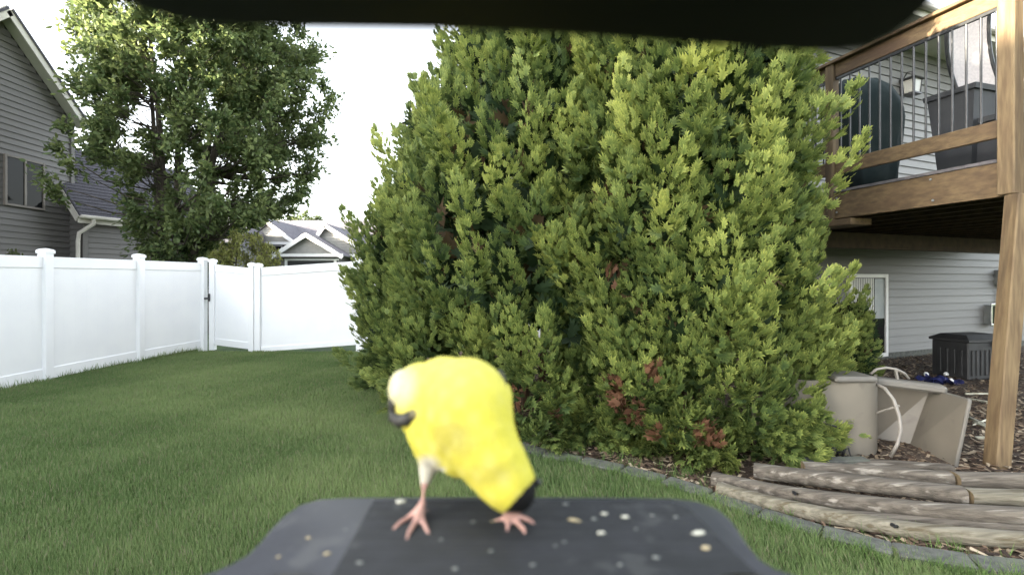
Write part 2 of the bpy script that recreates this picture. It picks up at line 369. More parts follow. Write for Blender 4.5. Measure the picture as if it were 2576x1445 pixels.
def gable(pxl, pyl, pxa, pya, pxr, pyr, d, dep):
    L_, A_, R_ = P(pxl,pyl,d), P(pxa,pya,d), P(pxr,pyr,d); b = Vector((0,dep,0))
    m = MB(); m.add([L_,A_,R_,L_+b,A_+b,R_+b],[(0,1,2),(3,5,4),(0,3,4,1),(1,4,5,2),(2,5,3,0)]); w_ = m.build('gable_wall', M['siding_far'], fh)
    n = 11
    for i in range(n):
        z0 = L_.z+(A_.z-L_.z)*i/n; z1 = L_.z+(A_.z-L_.z)*(i+1)/n; t = (i+.5)/n
        xa = L_.x+(A_.x-L_.x)*t; xb = R_.x+(A_.x-R_.x)*t
        MB().add([(xa,d-.001,z0),(xb,d-.001,z0),(xb,d-.05,z0),(xa,d-.05,z0),(xa,d-.001,z1),(xb,d-.001,z1),(xb,d-.006,z1),(xa,d-.006,z1)],
          [(0,1,2,3),(4,5,6,7),(0,1,5,4),(3,2,6,7),(0,3,7,4),(1,2,6,5)]).build('siding_board', M['siding_far'], fh)
    f = Vector((0,-.25,0))
    for e in (L_, R_):
        ex = (e-A_).normalized()*.35
        MB().beam(A_+f+Zv*.06, e+ex+f+Zv*.06, .06, .22, (0,0,1)).build('rake_board', M['white'], fh)
        dn = Vector((1 if e is R_ else -1,0,.8)).normalized()
        a, c_ = A_+f+Zv*.2, e+ex+f+Zv*.2
        m = MB(); m.add([a,c_,c_+b,a+b,a-Zv*.06,c_-Zv*.06,c_-Zv*.06+b,a-Zv*.06+b],[(0,1,2,3),(4,5,6,7),(0,1,5,4),(1,2,6,5),(2,3,7,6),(3,0,4,7)])
        m.build('gable_roof', M['shingle_far'], fh)
    MB().beam(L_+f+Vector((-.3,.05,0)), R_+f+Vector((.3,.05,0)), .08, .16).build('gable_trim', M['white'], fh)
gable(765, 650, 820, 570, 930, 640, D-.6, 5)
gable(700, 642, 773, 594, 852, 642, D-2.2, 6)
gable(620, 612, 668, 556, 742, 612, D-.3, 5)
y0 = D-2.1
fbox('garage_wall', P(703,0,y0).x, P(850,0,y0).x, 0, P(0,643,y0).z, y0, D-.01, M['siding_dark'])
for (a,b,c_,d_) in ((722,852,650,655),(716,722,650,700),(840,846,655,700)):
    fbox('garage_trim', P(a,0,y0-.06).x, P(b,0,y0-.06).x, P(0,d_,y0).z, P(0,c_,y0).z, y0-.06, y0-.012, M['white'])
fbox('garage_door', P(724,0,y0).x, P(838,0,y0).x, 0, P(0,656,y0).z, y0-.03, y0-.012, M['resin'])
for px in (760,766): fbox('roof_vent', P(px,0,31).x, P(px,0,31).x+.12, 3.4,4.2, 32.2,32.4, M['util'])
w_ = window(fh, P(700,630,D-.1)+Vector((0,-.1,0)), (1,0,0), (0,-1,0), .5, .5, M['white'], 1)

# ---------------------------------------------------------------- white vinyl fence
def fpost(parent, x, y, zb, zt, w_=.135, cap=True):
    m = MB(); m.box((x,y,(zb+zt)/2),(w_,w_,zt-zb),bev=.006); p = m.build('post', M['vinyl'], parent)
    c = MB(); h = w_/2+.011
    c.loft([[(x-h,y-h,zt-.01),(x+h,y-h,zt-.01),(x+h,y+h,zt-.01),(x-h,y+h,zt-.01)],[(x-h,y-h,zt+.03),(x+h,y-h,zt+.03),(x+h,y+h,zt+.03),(x-h,y+h,zt+.03)],
            [(x-h*.75,y-h*.75,zt+.05),(x+h*.75,y-h*.75,zt+.05),(x+h*.75,y+h*.75,zt+.05),(x-h*.75,y+h*.75,zt+.05)],
            [(x-.01,y-.01,zt+.065),(x+.01,y-.01,zt+.065),(x+.01,y+.01,zt+.065),(x-.01,y+.01,zt+.065)]])
    c.build('post_cap', M['vinyl'], p)
def fpanel(parent, a, b, za, zb_, ta, tb, gap=.0, nb=8, top=.17, bot=.17):
    """rails and upright infill boards between a and b (xy) with bottoms za, zb_ and tops ta, tb"""
    a = Vector((*a,0)); b = Vector((*b,0)); U = (b-a).normalized(); Nn = Vector((U.y,-U.x,0))
    MB().beam(a+Zv*(ta-top/2), b+Zv*(tb-top/2), .05, top, bev=.005).build('top_rail', M['vinyl'], parent)
    MB().beam(a+Zv*(za+gap+bot/2), b+Zv*(zb_+gap+bot/2), .05, bot, bev=.005).build('bottom_rail', M['vinyl'], parent)
    for k in range(nb):
        t0 = k/nb; t1 = (k+1)/nb; p = a.lerp(b,t0)+U*.0001; q_ = a.lerp(b,t1)-U*.0001
        za_ = za+(zb_-za)*t0+gap+bot-.02; zb2 = za+(zb_-za)*t1+gap+bot-.02; t_a = ta+(tb-ta)*t0-top+.02; t_b = ta+(tb-ta)*t1-top+.02
        h = Nn*.011
        m = MB(); m.add([p-h+Zv*za_,q_-h+Zv*zb2,q_-h+Zv*t_b,p-h+Zv*t_a,p+h+Zv*za_,q_+h+Zv*zb2,q_+h+Zv*t_b,p+h+Zv*t_a],[(0,1,2,3),(4,7,6,5),(0,4,5,1),(1,5,6,2),(2,6,7,3),(3,7,4,0)])
        m.build('fence_board', M['vinyl'], parent)
fl = [(-6.95,4.6,0,1.84),(-6.98,6.0,.0,1.84),(-7.04,7.5,.0,1.86),(-6.87,9.15,.03,1.87),(-6.57,10.55,.06,1.87)]
fA = thing('vinyl_fence', 'long white vinyl privacy fence running along the left side of the lawn', 'fence', (-7,7,0))
for i,(x,y,zb,zt_) in enumerate(fl):
    fpost(fA, x, y, -.1, zt_+.06)
    if i: 
        x0,y0_,z0,t0 = fl[i-1]; u = (Vector((x,y))-Vector((x0,y0_))).normalized()*.068
        fpanel(fA, (x0+u.x,y0_+u.y), (x-u.x,y-u.y), z0, zb, t0, zt_, .01, 8)
gp0, gp1 = P(533,700,10.6), P(634,700,10.38)
gt = thing('fence_gate', 'narrow white vinyl gate with black latch in the far corner of the fence', 'gate', (gp0.x,gp0.y,0))
fpost(gt, gp0.x+.02, gp0.y, .02, 1.90, .11); fpost(gt, gp1.x, gp1.y, .0, 1.81, .11)
fpanel(gt, (gp0.x+.08,gp0.y), (gp1.x-.06,gp1.y), .08, .02, 1.84, 1.76, .05, 5, .14, .14)
m = MB(); m.box((gp0.x-.05, gp0.y-.09, 1.12),(.10,.05,.04),bev=.005); m.box((gp0.x-.015,gp0.y-.075,1.14),(.035,.03,.16),bev=.005); m.build('latch', M['black'], gt)
m = MB(); m.beam((gp0.x+.25,gp0.y-.03,.1),(gp1.x-.15,gp1.y-.03,.5),.008,.02); 
fB = thing('vinyl_fence', 'white vinyl fence section between the gate and the arborvitae, rising to the right', 'fence', (-4,10.5,0))
q0 = P(650,700,10.4)
fpost(fB, q0.x, q0.y, -.1, 1.80, .12)
segs = [(q0.x,q0.y,-.02,1.77),(-3.25,10.62,.10,1.91),(-.9,10.75,.18,1.99),(1.5,10.85,.2,2.0)]
for i in range(1,4):
    x,y,zb,t1 = segs[i]; x0,y0_,z0,t0 = segs[i-1]
    fpost(fB, x, y, -.1, t1+.05)
    fpanel(fB, (x0+.068,y0_), (x-.068,y), z0, zb, t0, t1, .03, 10, .17, .10)

# ---------------------------------------------------------------- house on the right, above and below the deck
wd_ = Vector((.92,.39,0)).normalized(); wn_ = Vector((.39,-.92,0)).normalized()
W0 = Vector((6.86,9.4,0))
rh = thing('home', 'pale lap-sided house behind and above the wooden deck, with eave, soffit and tall white-framed window', 'house', (W0.x,W0.y,0))
wa = W0-wd_*5.2; wb = W0+wd_*9
EH = 6.05
m = MB(); bk = -wn_*6
q = [wa,wb,wb+bk,wa+bk]; m.add([p-wn_*.003 for p in q]+[p+Zv*EH-wn_*.003 for p in q],[(0,1,5,4),(1,2,6,5),(2,3,7,6),(3,0,4,7),(0,3,2,1),(4,5,6,7)])
m.build('wall', M['siding_light'], rh)
siding(rh, wa.xy, wb.xy, .12, 2.25, M['siding_light'], .15, out=wn_.xy, proud=.028)
siding(rh, wa.xy, wb.xy, 2.52, EH-.02, M['siding_light'], .15, out=wn_.xy, proud=.028)
MB().beam(wa+wn_*.03+Zv*2.385, wb+wn_*.03+Zv*2.385, .045, .26).build('ledger_board', M['wood_shade'], rh)
MB().beam(wa+wn_*.005+Zv*.06, wb+wn_*.005+Zv*.06, .02, .14).build('foundation', M['concrete'], rh)
m = MB(); oh = .85
m.add([wa+Zv*EH, wb+Zv*EH, wb+wn_*oh+Zv*EH, wa+wn_*oh+Zv*EH]+[p+Zv*.02 for p in (wa+Zv*EH, wb+Zv*EH, wb+wn_*oh+Zv*EH, wa+wn_*oh+Zv*EH)],[(0,1,2,3),(4,5,6,7),(0,1,5,4),(1,2,6,5),(2,3,7,6),(3,0,4,7)]); m.build('soffit', M['soffit'], rh)
MB().beam(wa+wn_*(oh+.012)+Zv*(EH+.07), wb+wn_*(oh+.012)+Zv*(EH+.07), .025, .2).build('fascia', M['soffit'], rh)
MB().beam(wa+wn_*(oh+.085)+Zv*(EH+.13), wb+wn_*(oh+.085)+Zv*(EH+.13), .11, .1, bev=.02).build('gutter', M['trim'], rh)
m = MB(); m.add([wa+wn_*(oh+.05)+Zv*(EH+.2), wb+wn_*(oh+.05)+Zv*(EH+.2), wb-wn_*4+Zv*(EH+2.2), wa-wn_*4+Zv*(EH+2.2), wa-wn_*4+Zv*(EH+.1), wb-wn_*4+Zv*(EH+.1)],[(0,1,2,3),(2,3,4,5),(0,4,5,1),(0,3,4),(1,5,2)]); m.build('roof', M['shingle'], rh)
def onwall(px, py, off=.0):
    k = (px-1288)/F; d = ((W0.y-.424*W0.x))/(1-.424*k); return P(px,py,d)+wn_*off
# lower window
c_ = onwall(2178, 793, .0); c_.z = .84
lw = window(rh, c_, wd_, wn_, .98, 1.42, M['white'], 1, .07)
for k in range(13):
    t = -.45+k*.05; h_ = .72 - .0*k
    MB().box(c_+wd_*t+Zv*(.70-h_/2)+wn_*.043, (.030,.004,h_), (wd_,wn_,Zv)).build('blind_slat', M['blind'], lw)
m = MB(); m.box(c_+wd_*.34+Zv*.32+wn_*.0425,(.3,.003,.75),(wd_,wn_,Zv)); m.build('blind_panel', M['util'], lw)
# wall lantern by the deck door
def box_ax(name, c, s, mt, par, bev=.004, ax=None): return MB().box(c, s, ax or (wd_,wn_,Zv), bev).build(name, mt, par)
c_ = onwall(2265, 222, .0)
wl = thing('wall_lantern', 'black and white glass lantern on the upper house wall above the deck', 'lamp', tuple(c_))
box_ax('back_plate', c_+wn_*.03+Zv*-.02, (.12,.03,.34), M['black'], wl)
MB().tube([c_+wn_*.05+Zv*.16, c_+wn_*.12+Zv*.26, c_+wn_*.2+Zv*.25, c_+wn_*.2+Zv*.15], .012, 8).build('bracket', M['black'], wl)
lc = c_+wn_*.2
def sqr(c, h, z): return [c+wd_*a*h+wn_*b*h+Zv*z for a,b in ((-1,-1),(1,-1),(1,1),(-1,1))]
MB().loft([sqr(lc,.15,.08),sqr(lc,.14,.10),sqr(lc,.05,.15),sqr(lc,.02,.16)]).build('lantern_cap', M['black'], wl)
MB().loft([sqr(lc,.085,-.17),sqr(lc,.105,.079)]).build('glass', M['lampglass'], wl)
MB().loft([sqr(lc,.115,-.20),sqr(lc,.115,-.172)]).build('lantern_base', M['black'], wl)
for a,b in ((-1,-1),(1,-1),(1,1),(-1,1)): MB().beam(lc+wd_*a*.09+wn_*b*.09+Zv*-.172, lc+wd_*a*.11+wn_*b*.11+Zv*.08, .014,.014,(1,0,0)).build('corner_bar', M['black'], wl)
# framed metal fixture, utility box and conduits under the deck
c_ = onwall(2482, 790, 0)
fx = thing('metal_wall_box', 'chrome-edged rectangular metal box fixed to the lower wall above the storage box', 'wall box', tuple(c_))
box_ax('box_body', c_+wn_*.07, (.30,.14,.42), M['util'], fx, .01)
for s in (-1,1): box_ax('rim', c_+wn_*.152+Zv*s*.22, (.36,.03,.05), M['chrome'], fx, .008)
for s in (-1,1): box_ax('rim', c_+wn_*.152+wd_*s*.16, (.04,.03,.388), M['chrome'], fx, .008)
box_ax('door', c_+wn_*.150, (.276,.02,.388), M['glass'], fx, .004)
c_ = onwall(2506, 698, 0)
ub = thing('utility_box', 'grey electric utility box high on the lower wall with two cables running down', 'utility box', tuple(c_))
box_ax('box_body', c_+wn_*.08, (.26,.16,.34), M['util'], ub, .015); box_ax('cover', c_+wn_*.17+wd_*.03, (.2,.02,.26), M['vinyl'], ub, .008)
for k,s in ((0,-.06),(1,.02)): MB().tube([c_+wn_*.06+wd_*s-Zv*.165, c_+wn_*.06+wd_*(s+.02)-Zv*.9, c_+wn_*.05+wd_*s-Zv*(c_.z-.02)], .014, 8).build('conduit', M['black'], ub)

# ---------------------------------------------------------------- deck
dk = thing('wooden_deck', 'raised brown wooden deck with black baluster railing, held on a tall corner post', 'deck', (4.14,4.07,0))
a_ = Vector((-.274,.962,0)).normalized(); C0 = Vector((4.14,4.07,0)); n_ = Vector((-a_.y,a_.x,0)) # n_ faces the lawn
if n_.x > 0: n_ = -n_
ZU, ZD = 2.20, 2.52
# intersection of the deck edge with the wall
tt = ((W0-C0).dot(wn_))/a_.dot(wn_); L0 = C0+a_*tt; Rr = C0+wd_*8.0; tr_ = ((W0-Rr).dot(wn_))/a_.dot(wn_); R1 = Rr+a_*tr_
MB().beam(C0+Zv*(ZU+.145)-a_*.02, L0+Zv*(ZU+.145), .04, .29, bev=.004).build('rim_joist', M['woodh'], dk)
MB().beam(C0+Zv*(ZU+.145)+wd_*.03, Rr+Zv*(ZU+.145), .04, .29, bev=.004).build('rim_joist', M['woodh'], dk)
# joists from wall to wall of the deck, parallel to the edge
for k in range(1,20):
    p = C0+wd_*(.4*k); q_ = p+a_*(((W0-p).dot(wn_))/a_.dot(wn_)-.05)
    MB().beam(p+a_*.03+Zv*(ZU+.135), q_+Zv*(ZU+.135), .04, .235).build('joist', M['wood_shade'], dk)
MB().beam(C0+a_*2.6+wd_*.05+Zv*(ZU-.13), C0+a_*2.3+wd_*7.9+Zv*(ZU-.13), .09, .22).build('beam', M['wood_shade'], dk)
nbd = 33; 
for k in range(nbd):                      # deck boards
    p = C0+a_*(tt*(k+.5)/nbd); u = p - C0
    wdt = tt/nbd*.985*a_.dot(-wn_) if False else tt/nbd*.96
    MB().beam(p+n_*.03+Zv*(ZU+.307), p+wd_*8.0+Zv*(ZU+.307), wdt, .028).build('deck_board', M['deckboard'], dk)
# posts
def post(c, z0, z1, s=.14, mt='wood'):
    return MB().box(c+Zv*((z0+z1)/2), (s,s,z1-z0), (a_, n_, Zv), .008).build('post', M[mt], dk)
pc = C0+a_*.02+n_*.02
lean0=P(2506,1185,4.02); lean0.z=-.05; lean1=P(2563,490,4.02); lean1.z=2.195
MB().beam(lean0,lean1,.125,.125,(0,1,0),.008).build('post', M['wood'], dk); post(pc-a_*.0+n_*.03, ZU+.002, 4.3, .12)
post(C0-a_*.16+n_*.0+wd_*.10, ZU-.05, 4.5, .10)
pL = C0+a_*1.70; post(pL+n_*.0, ZU-.03, 3.98, .10)
post(C0+a_*3.4, ZU-.03, 3.98, .10); post(C0+a_*3.4-n_*.1, -.05, 2.195, .14)
MB().box(pL+n_*-.1+Zv*2.15+a_*-.05,(.45,.3,.07),(a_,n_,Zv),.005).build('blocking', M['woodh'], dk)
for k,(s_,z_) in enumerate(((.06,2.26),(.06,2.42),(1.62,2.27),(1.62,2.43),(.62,2.25),(.64,2.45))):
    b_ = C0+a_*s_+n_*(.088 if s_<.1 else .021)+Zv*z_; MB().tube([b_, b_+n_*.009],.010,8).build('bolt', M['util'], dk)
# railing along the lawn edge
e0 = C0+a_*.07; e1_ = C0+a_*(tt-.1)
for (s0,s1) in ((.085,1.645),(1.755,3.345),(3.455,tt-.05)):
    p, q_ = C0+a_*s0, C0+a_*s1
    MB().beam(p+Zv*2.775, q_+Zv*2.775, .04, .15, bev=.005).build('bottom_rail', M['woodh'], dk)
    MB().beam(p+Zv*3.88, q_+Zv*3.88, .04, .15, bev=.005).build('top_rail', M['woodh'], dk)
    MB().beam(p+Zv*3.79+n_*-.002, q_+Zv*3.79+n_*-.002, .028, .028).build('baluster_channel', M['iron'], dk)
    nb = int((s1-s0)/.106)
    for k in range(nb):
        b_ = p.lerp(q_, (k+.5)/nb)
        MB().tube([b_+Zv*2.83, b_+Zv*3.80], .0095, 8).build('baluster', M['iron'], dk, auto=60)
MB().beam(C0+a_*.1+Zv*3.975, L0+Zv*3.975, .14, .036, bev=.005).build('rail_cap', M['woodh'], dk)
# railing returning to the right at the corner
p, q_ = C0+wd_*.16, C0+wd_*2.0
MB().beam(p+Zv*2.775, q_+Zv*2.775, .04, .15, bev=.005).build('bottom_rail', M['woodh'], dk)
MB().beam(p+Zv*3.88, q_+Zv*3.88, .04, .15, bev=.005).build('top_rail', M['woodh'], dk)
MB().beam(p+Zv*3.975, q_+Zv*3.975, .14, .036, bev=.005).build('rail_cap', M['woodh'], dk)
for k in range(17):
    b_ = p.lerp(q_, (k+.5)/17); MB().tube([b_+Zv*2.83, b_+Zv*3.81], .0095, 8).build('baluster', M['iron'], dk, auto=60)

# ---------------------------------------------------------------- things on the deck
dz = ZD+.005
gc = P(2168,300,6.35); gc.z = 0
gr = thing('covered_grill', 'barbecue grill under a dark green fabric cover behind the deck railing', 'grill', (gc.x,gc.y,dz))
rings = []
for z,rx,ry,ox in ((0.12,.30,.24,.02),(.35,.33,.26,.02),(.7,.37,.29,.0),(.98,.42,.31,.0),(1.1,.42,.31,.0),(1.25,.38,.29,-.02),(1.40,.31,.25,-.05),(1.50,.20,.17,-.08),(1.53,.05,.05,-.08)):
    r = circ((gc.x+ox,gc.y), rx, ry, dz+z, 40, 0, .55)
    for k,p in enumerate(r):
        f_ = (1.2-z)*.02*math.sin(k*2.1+z*2)+.012*math.sin(k*.9+z*9); p.x += f_*(p.x-gc.x)/rx; p.y += f_*(p.y-gc.y)/ry
    rings.append(r)
m = MB(); m.loft(rings); cv = m.build('cover', M['cover'], gr, smooth=True)
for sx in (-1,1):
    for sy in (-1,1): MB().tube([(gc.x+sx*.22,gc.y+sy*.16,dz),(gc.x+sx*.22,gc.y+sy*.16,dz+.2)],.022,8).build('leg', M['black'], gr)
MB().tube([(gc.x+.26,gc.y-.12,dz+.09),(gc.x+.26,gc.y-.17,dz+.09)],.09,14).build('wheel', M['black'], gr)
# sling chair
cc = P(2447,150,5.35); 
ch = thing('patio_chair', 'high-backed patio chair with pale grey sling and dark frame beside the deck corner', 'chair', (cc.x,cc.y+.3,dz))
top_l, top_r = P(2383,40,5.2), P(2490,2,5.2); bl, br = P(2424,262,5.35), P(2528,240,5.35)
mid_l = (top_l+bl)/2+Vector((-.02,.07,0)); mid_r = (top_r+br)/2+Vector((-.02,.07,0))
m = MB(); rows = []
for t in np.linspace(0,1,9):
    a2 = top_l.lerp(bl,t)+Vector((0,.08,0))*math.sin(t*math.pi); b2 = top_r.lerp(br,t)+Vector((0,.08,0))*math.sin(t*math.pi)
    rows.append([a2.lerp(b2,u) + Vector((0,.03*math.sin(u*math.pi),0)) for u in np.linspace(0,1,5)])
vs = [p for r in rows for p in r]; off = Vector((0,.012,0)); n0 = len(vs); fs = []
for i in range(8):
    for j in range(4): a2=i*5+j; fs += [(a2,a2+1,a2+6,a2+5),(n0+a2,n0+a2+5,n0+a2+6,n0+a2+1)]
m.add(vs+[p+off for p in vs], fs); m.build('sling', M['sling'], ch, smooth=True, norm=False)
for A_,B_ in ((0,-1),):
    for side in (0,4):
        pts = [r[side] for r in rows]; MB().tube(pts, .02, 8).build('back_frame', M['iron'], ch, auto=60)
MB().tube([rows[0][0],rows[0][4]], .016, 8).build('back_frame', M['iron'], ch)
sb = Vector((0,-.5,.04))
fl_, fr_ = bl+sb+Vector((-.02,0,0)), br+sb
m = MB(); m.add([bl,br,fr_,fl_,bl-Zv*.02,br-Zv*.02,fr_-Zv*.02,fl_-Zv*.02],[(0,1,2,3),(4,7,6,5),(0,4,5,1),(1,5,6,2),(2,6,7,3),(3,7,4,0)]); m.build('seat', M['sling'], ch)
for p in (bl,br,fl_,fr_): MB().tube([p, Vector((p.x,p.y,dz))], .016, 8).build('leg', M['iron'], ch)
def planter(pc_, h, rt, rb, label, d_rot=.3):
    t = thing('planter', label, 'planter', (pc_.x,pc_.y,dz), 'planters on the deck')
    def sq(r,z): return [Vector((pc_.x+r*math.cos(d_rot+k*math.pi/2+math.pi/4)*1.414, pc_.y+r*math.sin(d_rot+k*math.pi/2+math.pi/4)*1.414, z)) for k in range(4)]
    MB().loft([sq(rb,dz),sq(rt,dz+h)]).build('pot', M['planter'], t)
    MB().loft([sq(rt+.02,dz+h-.03),sq(rt+.025,dz+h+.02),sq(rt-.02,dz+h+.02),sq(rt-.03,dz+h-.05)]).build('rim', M['planter'], t)
    return t
planter(P(2425,300,4.95), .82, .205, .14, 'tall tapered dark grey planter below the pale chair back')
planter(P(2510,300,4.75), .50, .17, .15, 'short dark planter squeezed against the deck corner post')
bx = P(2392,400,5.6)
# ---------------------------------------------------------------- under and before the deck
# storage box
sb_ = thing('storage_box', 'dark grey resin storage box with ribbed front against the lower wall', 'storage box', (6.7,7.8,0))
bc = P(2441,0,7.45); bc.z = 0
ux = Vector((.97,.24,0)).normalized(); uy = Vector((-.24,.97,0)).normalized()
Lb, Wb, Hb = .84, .52, .57
bc0 = G(2436,957)        # near bottom corner
cen = bc0+ux*Lb/2+uy*Wb/2
MB().box(cen+Zv*Hb/2, (Lb,Wb,Hb), (ux,uy,Zv), .015).build('box_body', M['resin'], sb_)
def rr(o, z): return [cen+ux*a*(Lb/2+o)+uy*b*(Wb/2+o)+Zv*z for a,b in ((-1,-1),(1,-1),(1,1),(-1,1))]
MB().loft([rr(.025,Hb),rr(.025,Hb+.035),rr(-.08,Hb+.10)]).build('lid', M['resin'], sb_)
for k in range(8): MB().box(cen-uy*(Wb/2+.008)+ux*(-Lb/2+.08+k*.092)+Zv*.26, (.045,.018,.38), (ux,uy,Zv), .006).build('rib', M['resin'], sb_)
for k in range(4): MB().box(cen-ux*(Lb/2+.006)+uy*(-Wb/2+.1+k*.1)+Zv*.26, (.014,.05,.38), (ux,uy,Zv), .005).build('rib', M['resin'], sb_)
MB().box(cen-uy*(Wb/2+.03)+Zv*(Hb-.02)+ux*.1, (.12,.03,.1), (ux,uy,Zv), .008).build('latch', M['black'], sb_)
# big beige plastic shells
def sheet(path, z0f, z1f, th, nsub=1):
    """vertical sheet of thickness th that follows path (xy points); z0f/z1f give bottom and top"""
    m = MB(); n = len(path); vin = []; vout = []
    pts = [Vector((*p,0)) for p in path]
    for i,p in enumerate(pts):
        t = (pts[min(i+1,n-1)]-pts[max(i-1,0)]).normalized(); q = Vector((t.y,-t.x,0))*th/2
        vin.append(p-q); vout.append(p+q)
    vs = [v+Zv*z0f(i/(n-1)) for i,v in enumerate(vin)]+[v+Zv*z1f(i/(n-1)) for i,v in enumerate(vin)]+[v+Zv*z0f(i/(n-1)) for i,v in enumerate(vout)]+[v+Zv*z1f(i/(n-1)) for i,v in enumerate(vout)]
    fs = []
    for i in range(n-1):
        fs += [(i,i+1,n+i+1,n+i),(2*n+i,3*n+i,3*n+i+1,2*n+i+1),(n+i,n+i+1,3*n+i+1,3*n+i),(i,2*n+i,2*n+i+1,i+1)]
    fs += [(0,n,3*n,2*n),(n-1,3*n-1,4*n-1,2*n-1)]
    return m.add(vs, fs)
pt = thing('plastic_shell', 'beige curved plastic shell with dark scuffs, half hidden by the arborvitae', 'plastic shell', tuple(G(2120,1152)))
base = [G(x,y).xy for x,y in ((1890,1110),(1960,1128),(2030,1140),(2075,1140),(2110,1143),(2150,1148),(2180,1148),(2197,1145),(2203,1136),(2203,1120))]
sheet(base, lambda t:.01, lambda t:.63+.02*t, .025).build('curved_wall', M['beige'], pt, auto=40)
m = MB(); lid0 = P(2140,938,4.3); m.box(P(2128,947,4.35),(.36,.3,.055),bev=.02); m.build('top_ledge', M['beige_light'], pt)
m = MB(); m.tube([P(2060,1062,4.15)+Vector((0,-.0,0)),P(2085,1066,4.15),P(2110,1075,4.14),P(2130,1082,4.13)],[.004,.008,.008,.003],6); m.build('scuff_strap', M['black'], pt)
pb = thing('plastic_tub', 'open beige plastic tub on its side with hose loop, left of deck post', 'plastic tub', tuple(G(2330,1165)))
def slab(name, q, th, mt, par):
    q=[Vector(p) for p in q]; nn_=(q[1]-q[0]).cross(q[3]-q[0]).normalized()*th
    m=MB(); m.add(q+[p+nn_ for p in q],[(0,1,2,3),(4,7,6,5),(0,4,5,1),(1,5,6,2),(2,6,7,3),(3,7,4,0)]); return m.build(name,mt,par)
slab('back_wall',(G(2195,1106),G(2293,1120),P(2343,980,4.55),P(2196,966,4.62)),.018,M['beige'],pb)
slab('flared_wall',(G(2294,1121),G(2404,1176),P(2440,1006,3.93),P(2344,979,4.50)),.018,M['beige'],pb)
MB().beam(P(2196,956,4.55),P(2376,978,4.35),.16,.07,bev=.02).build('top_ledge', M['beige_light'], pb)
MB().beam(P(2344,979,4.49),P(2440,1006,3.92),.03,.022,bev=.008).build('flange', M['beige_light'], pb)
MB().beam(P(2440,1006,3.92),G(2404,1176),.022,.03,(1,0,0),bev=.008).build('flange', M['beige_light'], pb)
m = MB(); fp = [G(2210,1105),G(2345,1110),G(2400,1174),G(2215,1150)]; m.add([p+Zv*.004 for p in fp]+[p+Zv*.02 for p in fp],[(0,1,2,3),(4,7,6,5),(0,4,5,1),(1,5,6,2),(2,6,7,3),(3,7,4,0)]); m.build('floor', M['mulch'], pb)
hp = [P(2203,965,4.3),P(2225,975,4.22),P(2248,1005,4.15),P(2262,1045,4.1),P(2266,1080,4.08),P(2258,1115,4.06),P(2240,1148,4.08)]
m = MB(); m.tube(hp,.014,8); m.build('hose_loop', M['hose'], pb, smooth=True)
m = MB(); m.tube([P(2205,1038,4.25),P(2235,1028,4.2),P(2262,1020,4.12)],.010,8); m.build('hose_brace', M['hose'], pb, smooth=True)
hoop = [P(x,y,4.5) for x,y in ((2190,940),(2205,928),(2230,924),(2255,928),(2275,938),(2286,952))]
MB().tube(hoop,.012,8).build('hoop_handle', M['hose'], pb, smooth=True)
MB().beam(P(2252,926,4.5),P(2258,955,4.5),.02,.02,(1,0,0)).build('hoop_stay', M['hose'], pb)
# black cords at the foot of the shell
kc = thing('cord_tangle', 'tangle of black rags and cord at the foot of the curved plastic shell', 'cord', tuple(G(2085,1155)))
for k in range(7):
    b0 = G(2030+k*14,1152-3*(k%3)); m = MB(); hh = .05+.05*abs(math.sin(k*1.9)); 
    m.tube([b0+Vector((-.02,-.05,.01)),b0+Vector((.01*math.sin(k),-.06,hh)),b0+Vector((.03,-.055,hh*1.1)),b0+Vector((.05*math.cos(k),-.07,.01))],[.006,.012,.009,.004],6)
    m.build('cord', M['black'], kc, smooth=True)

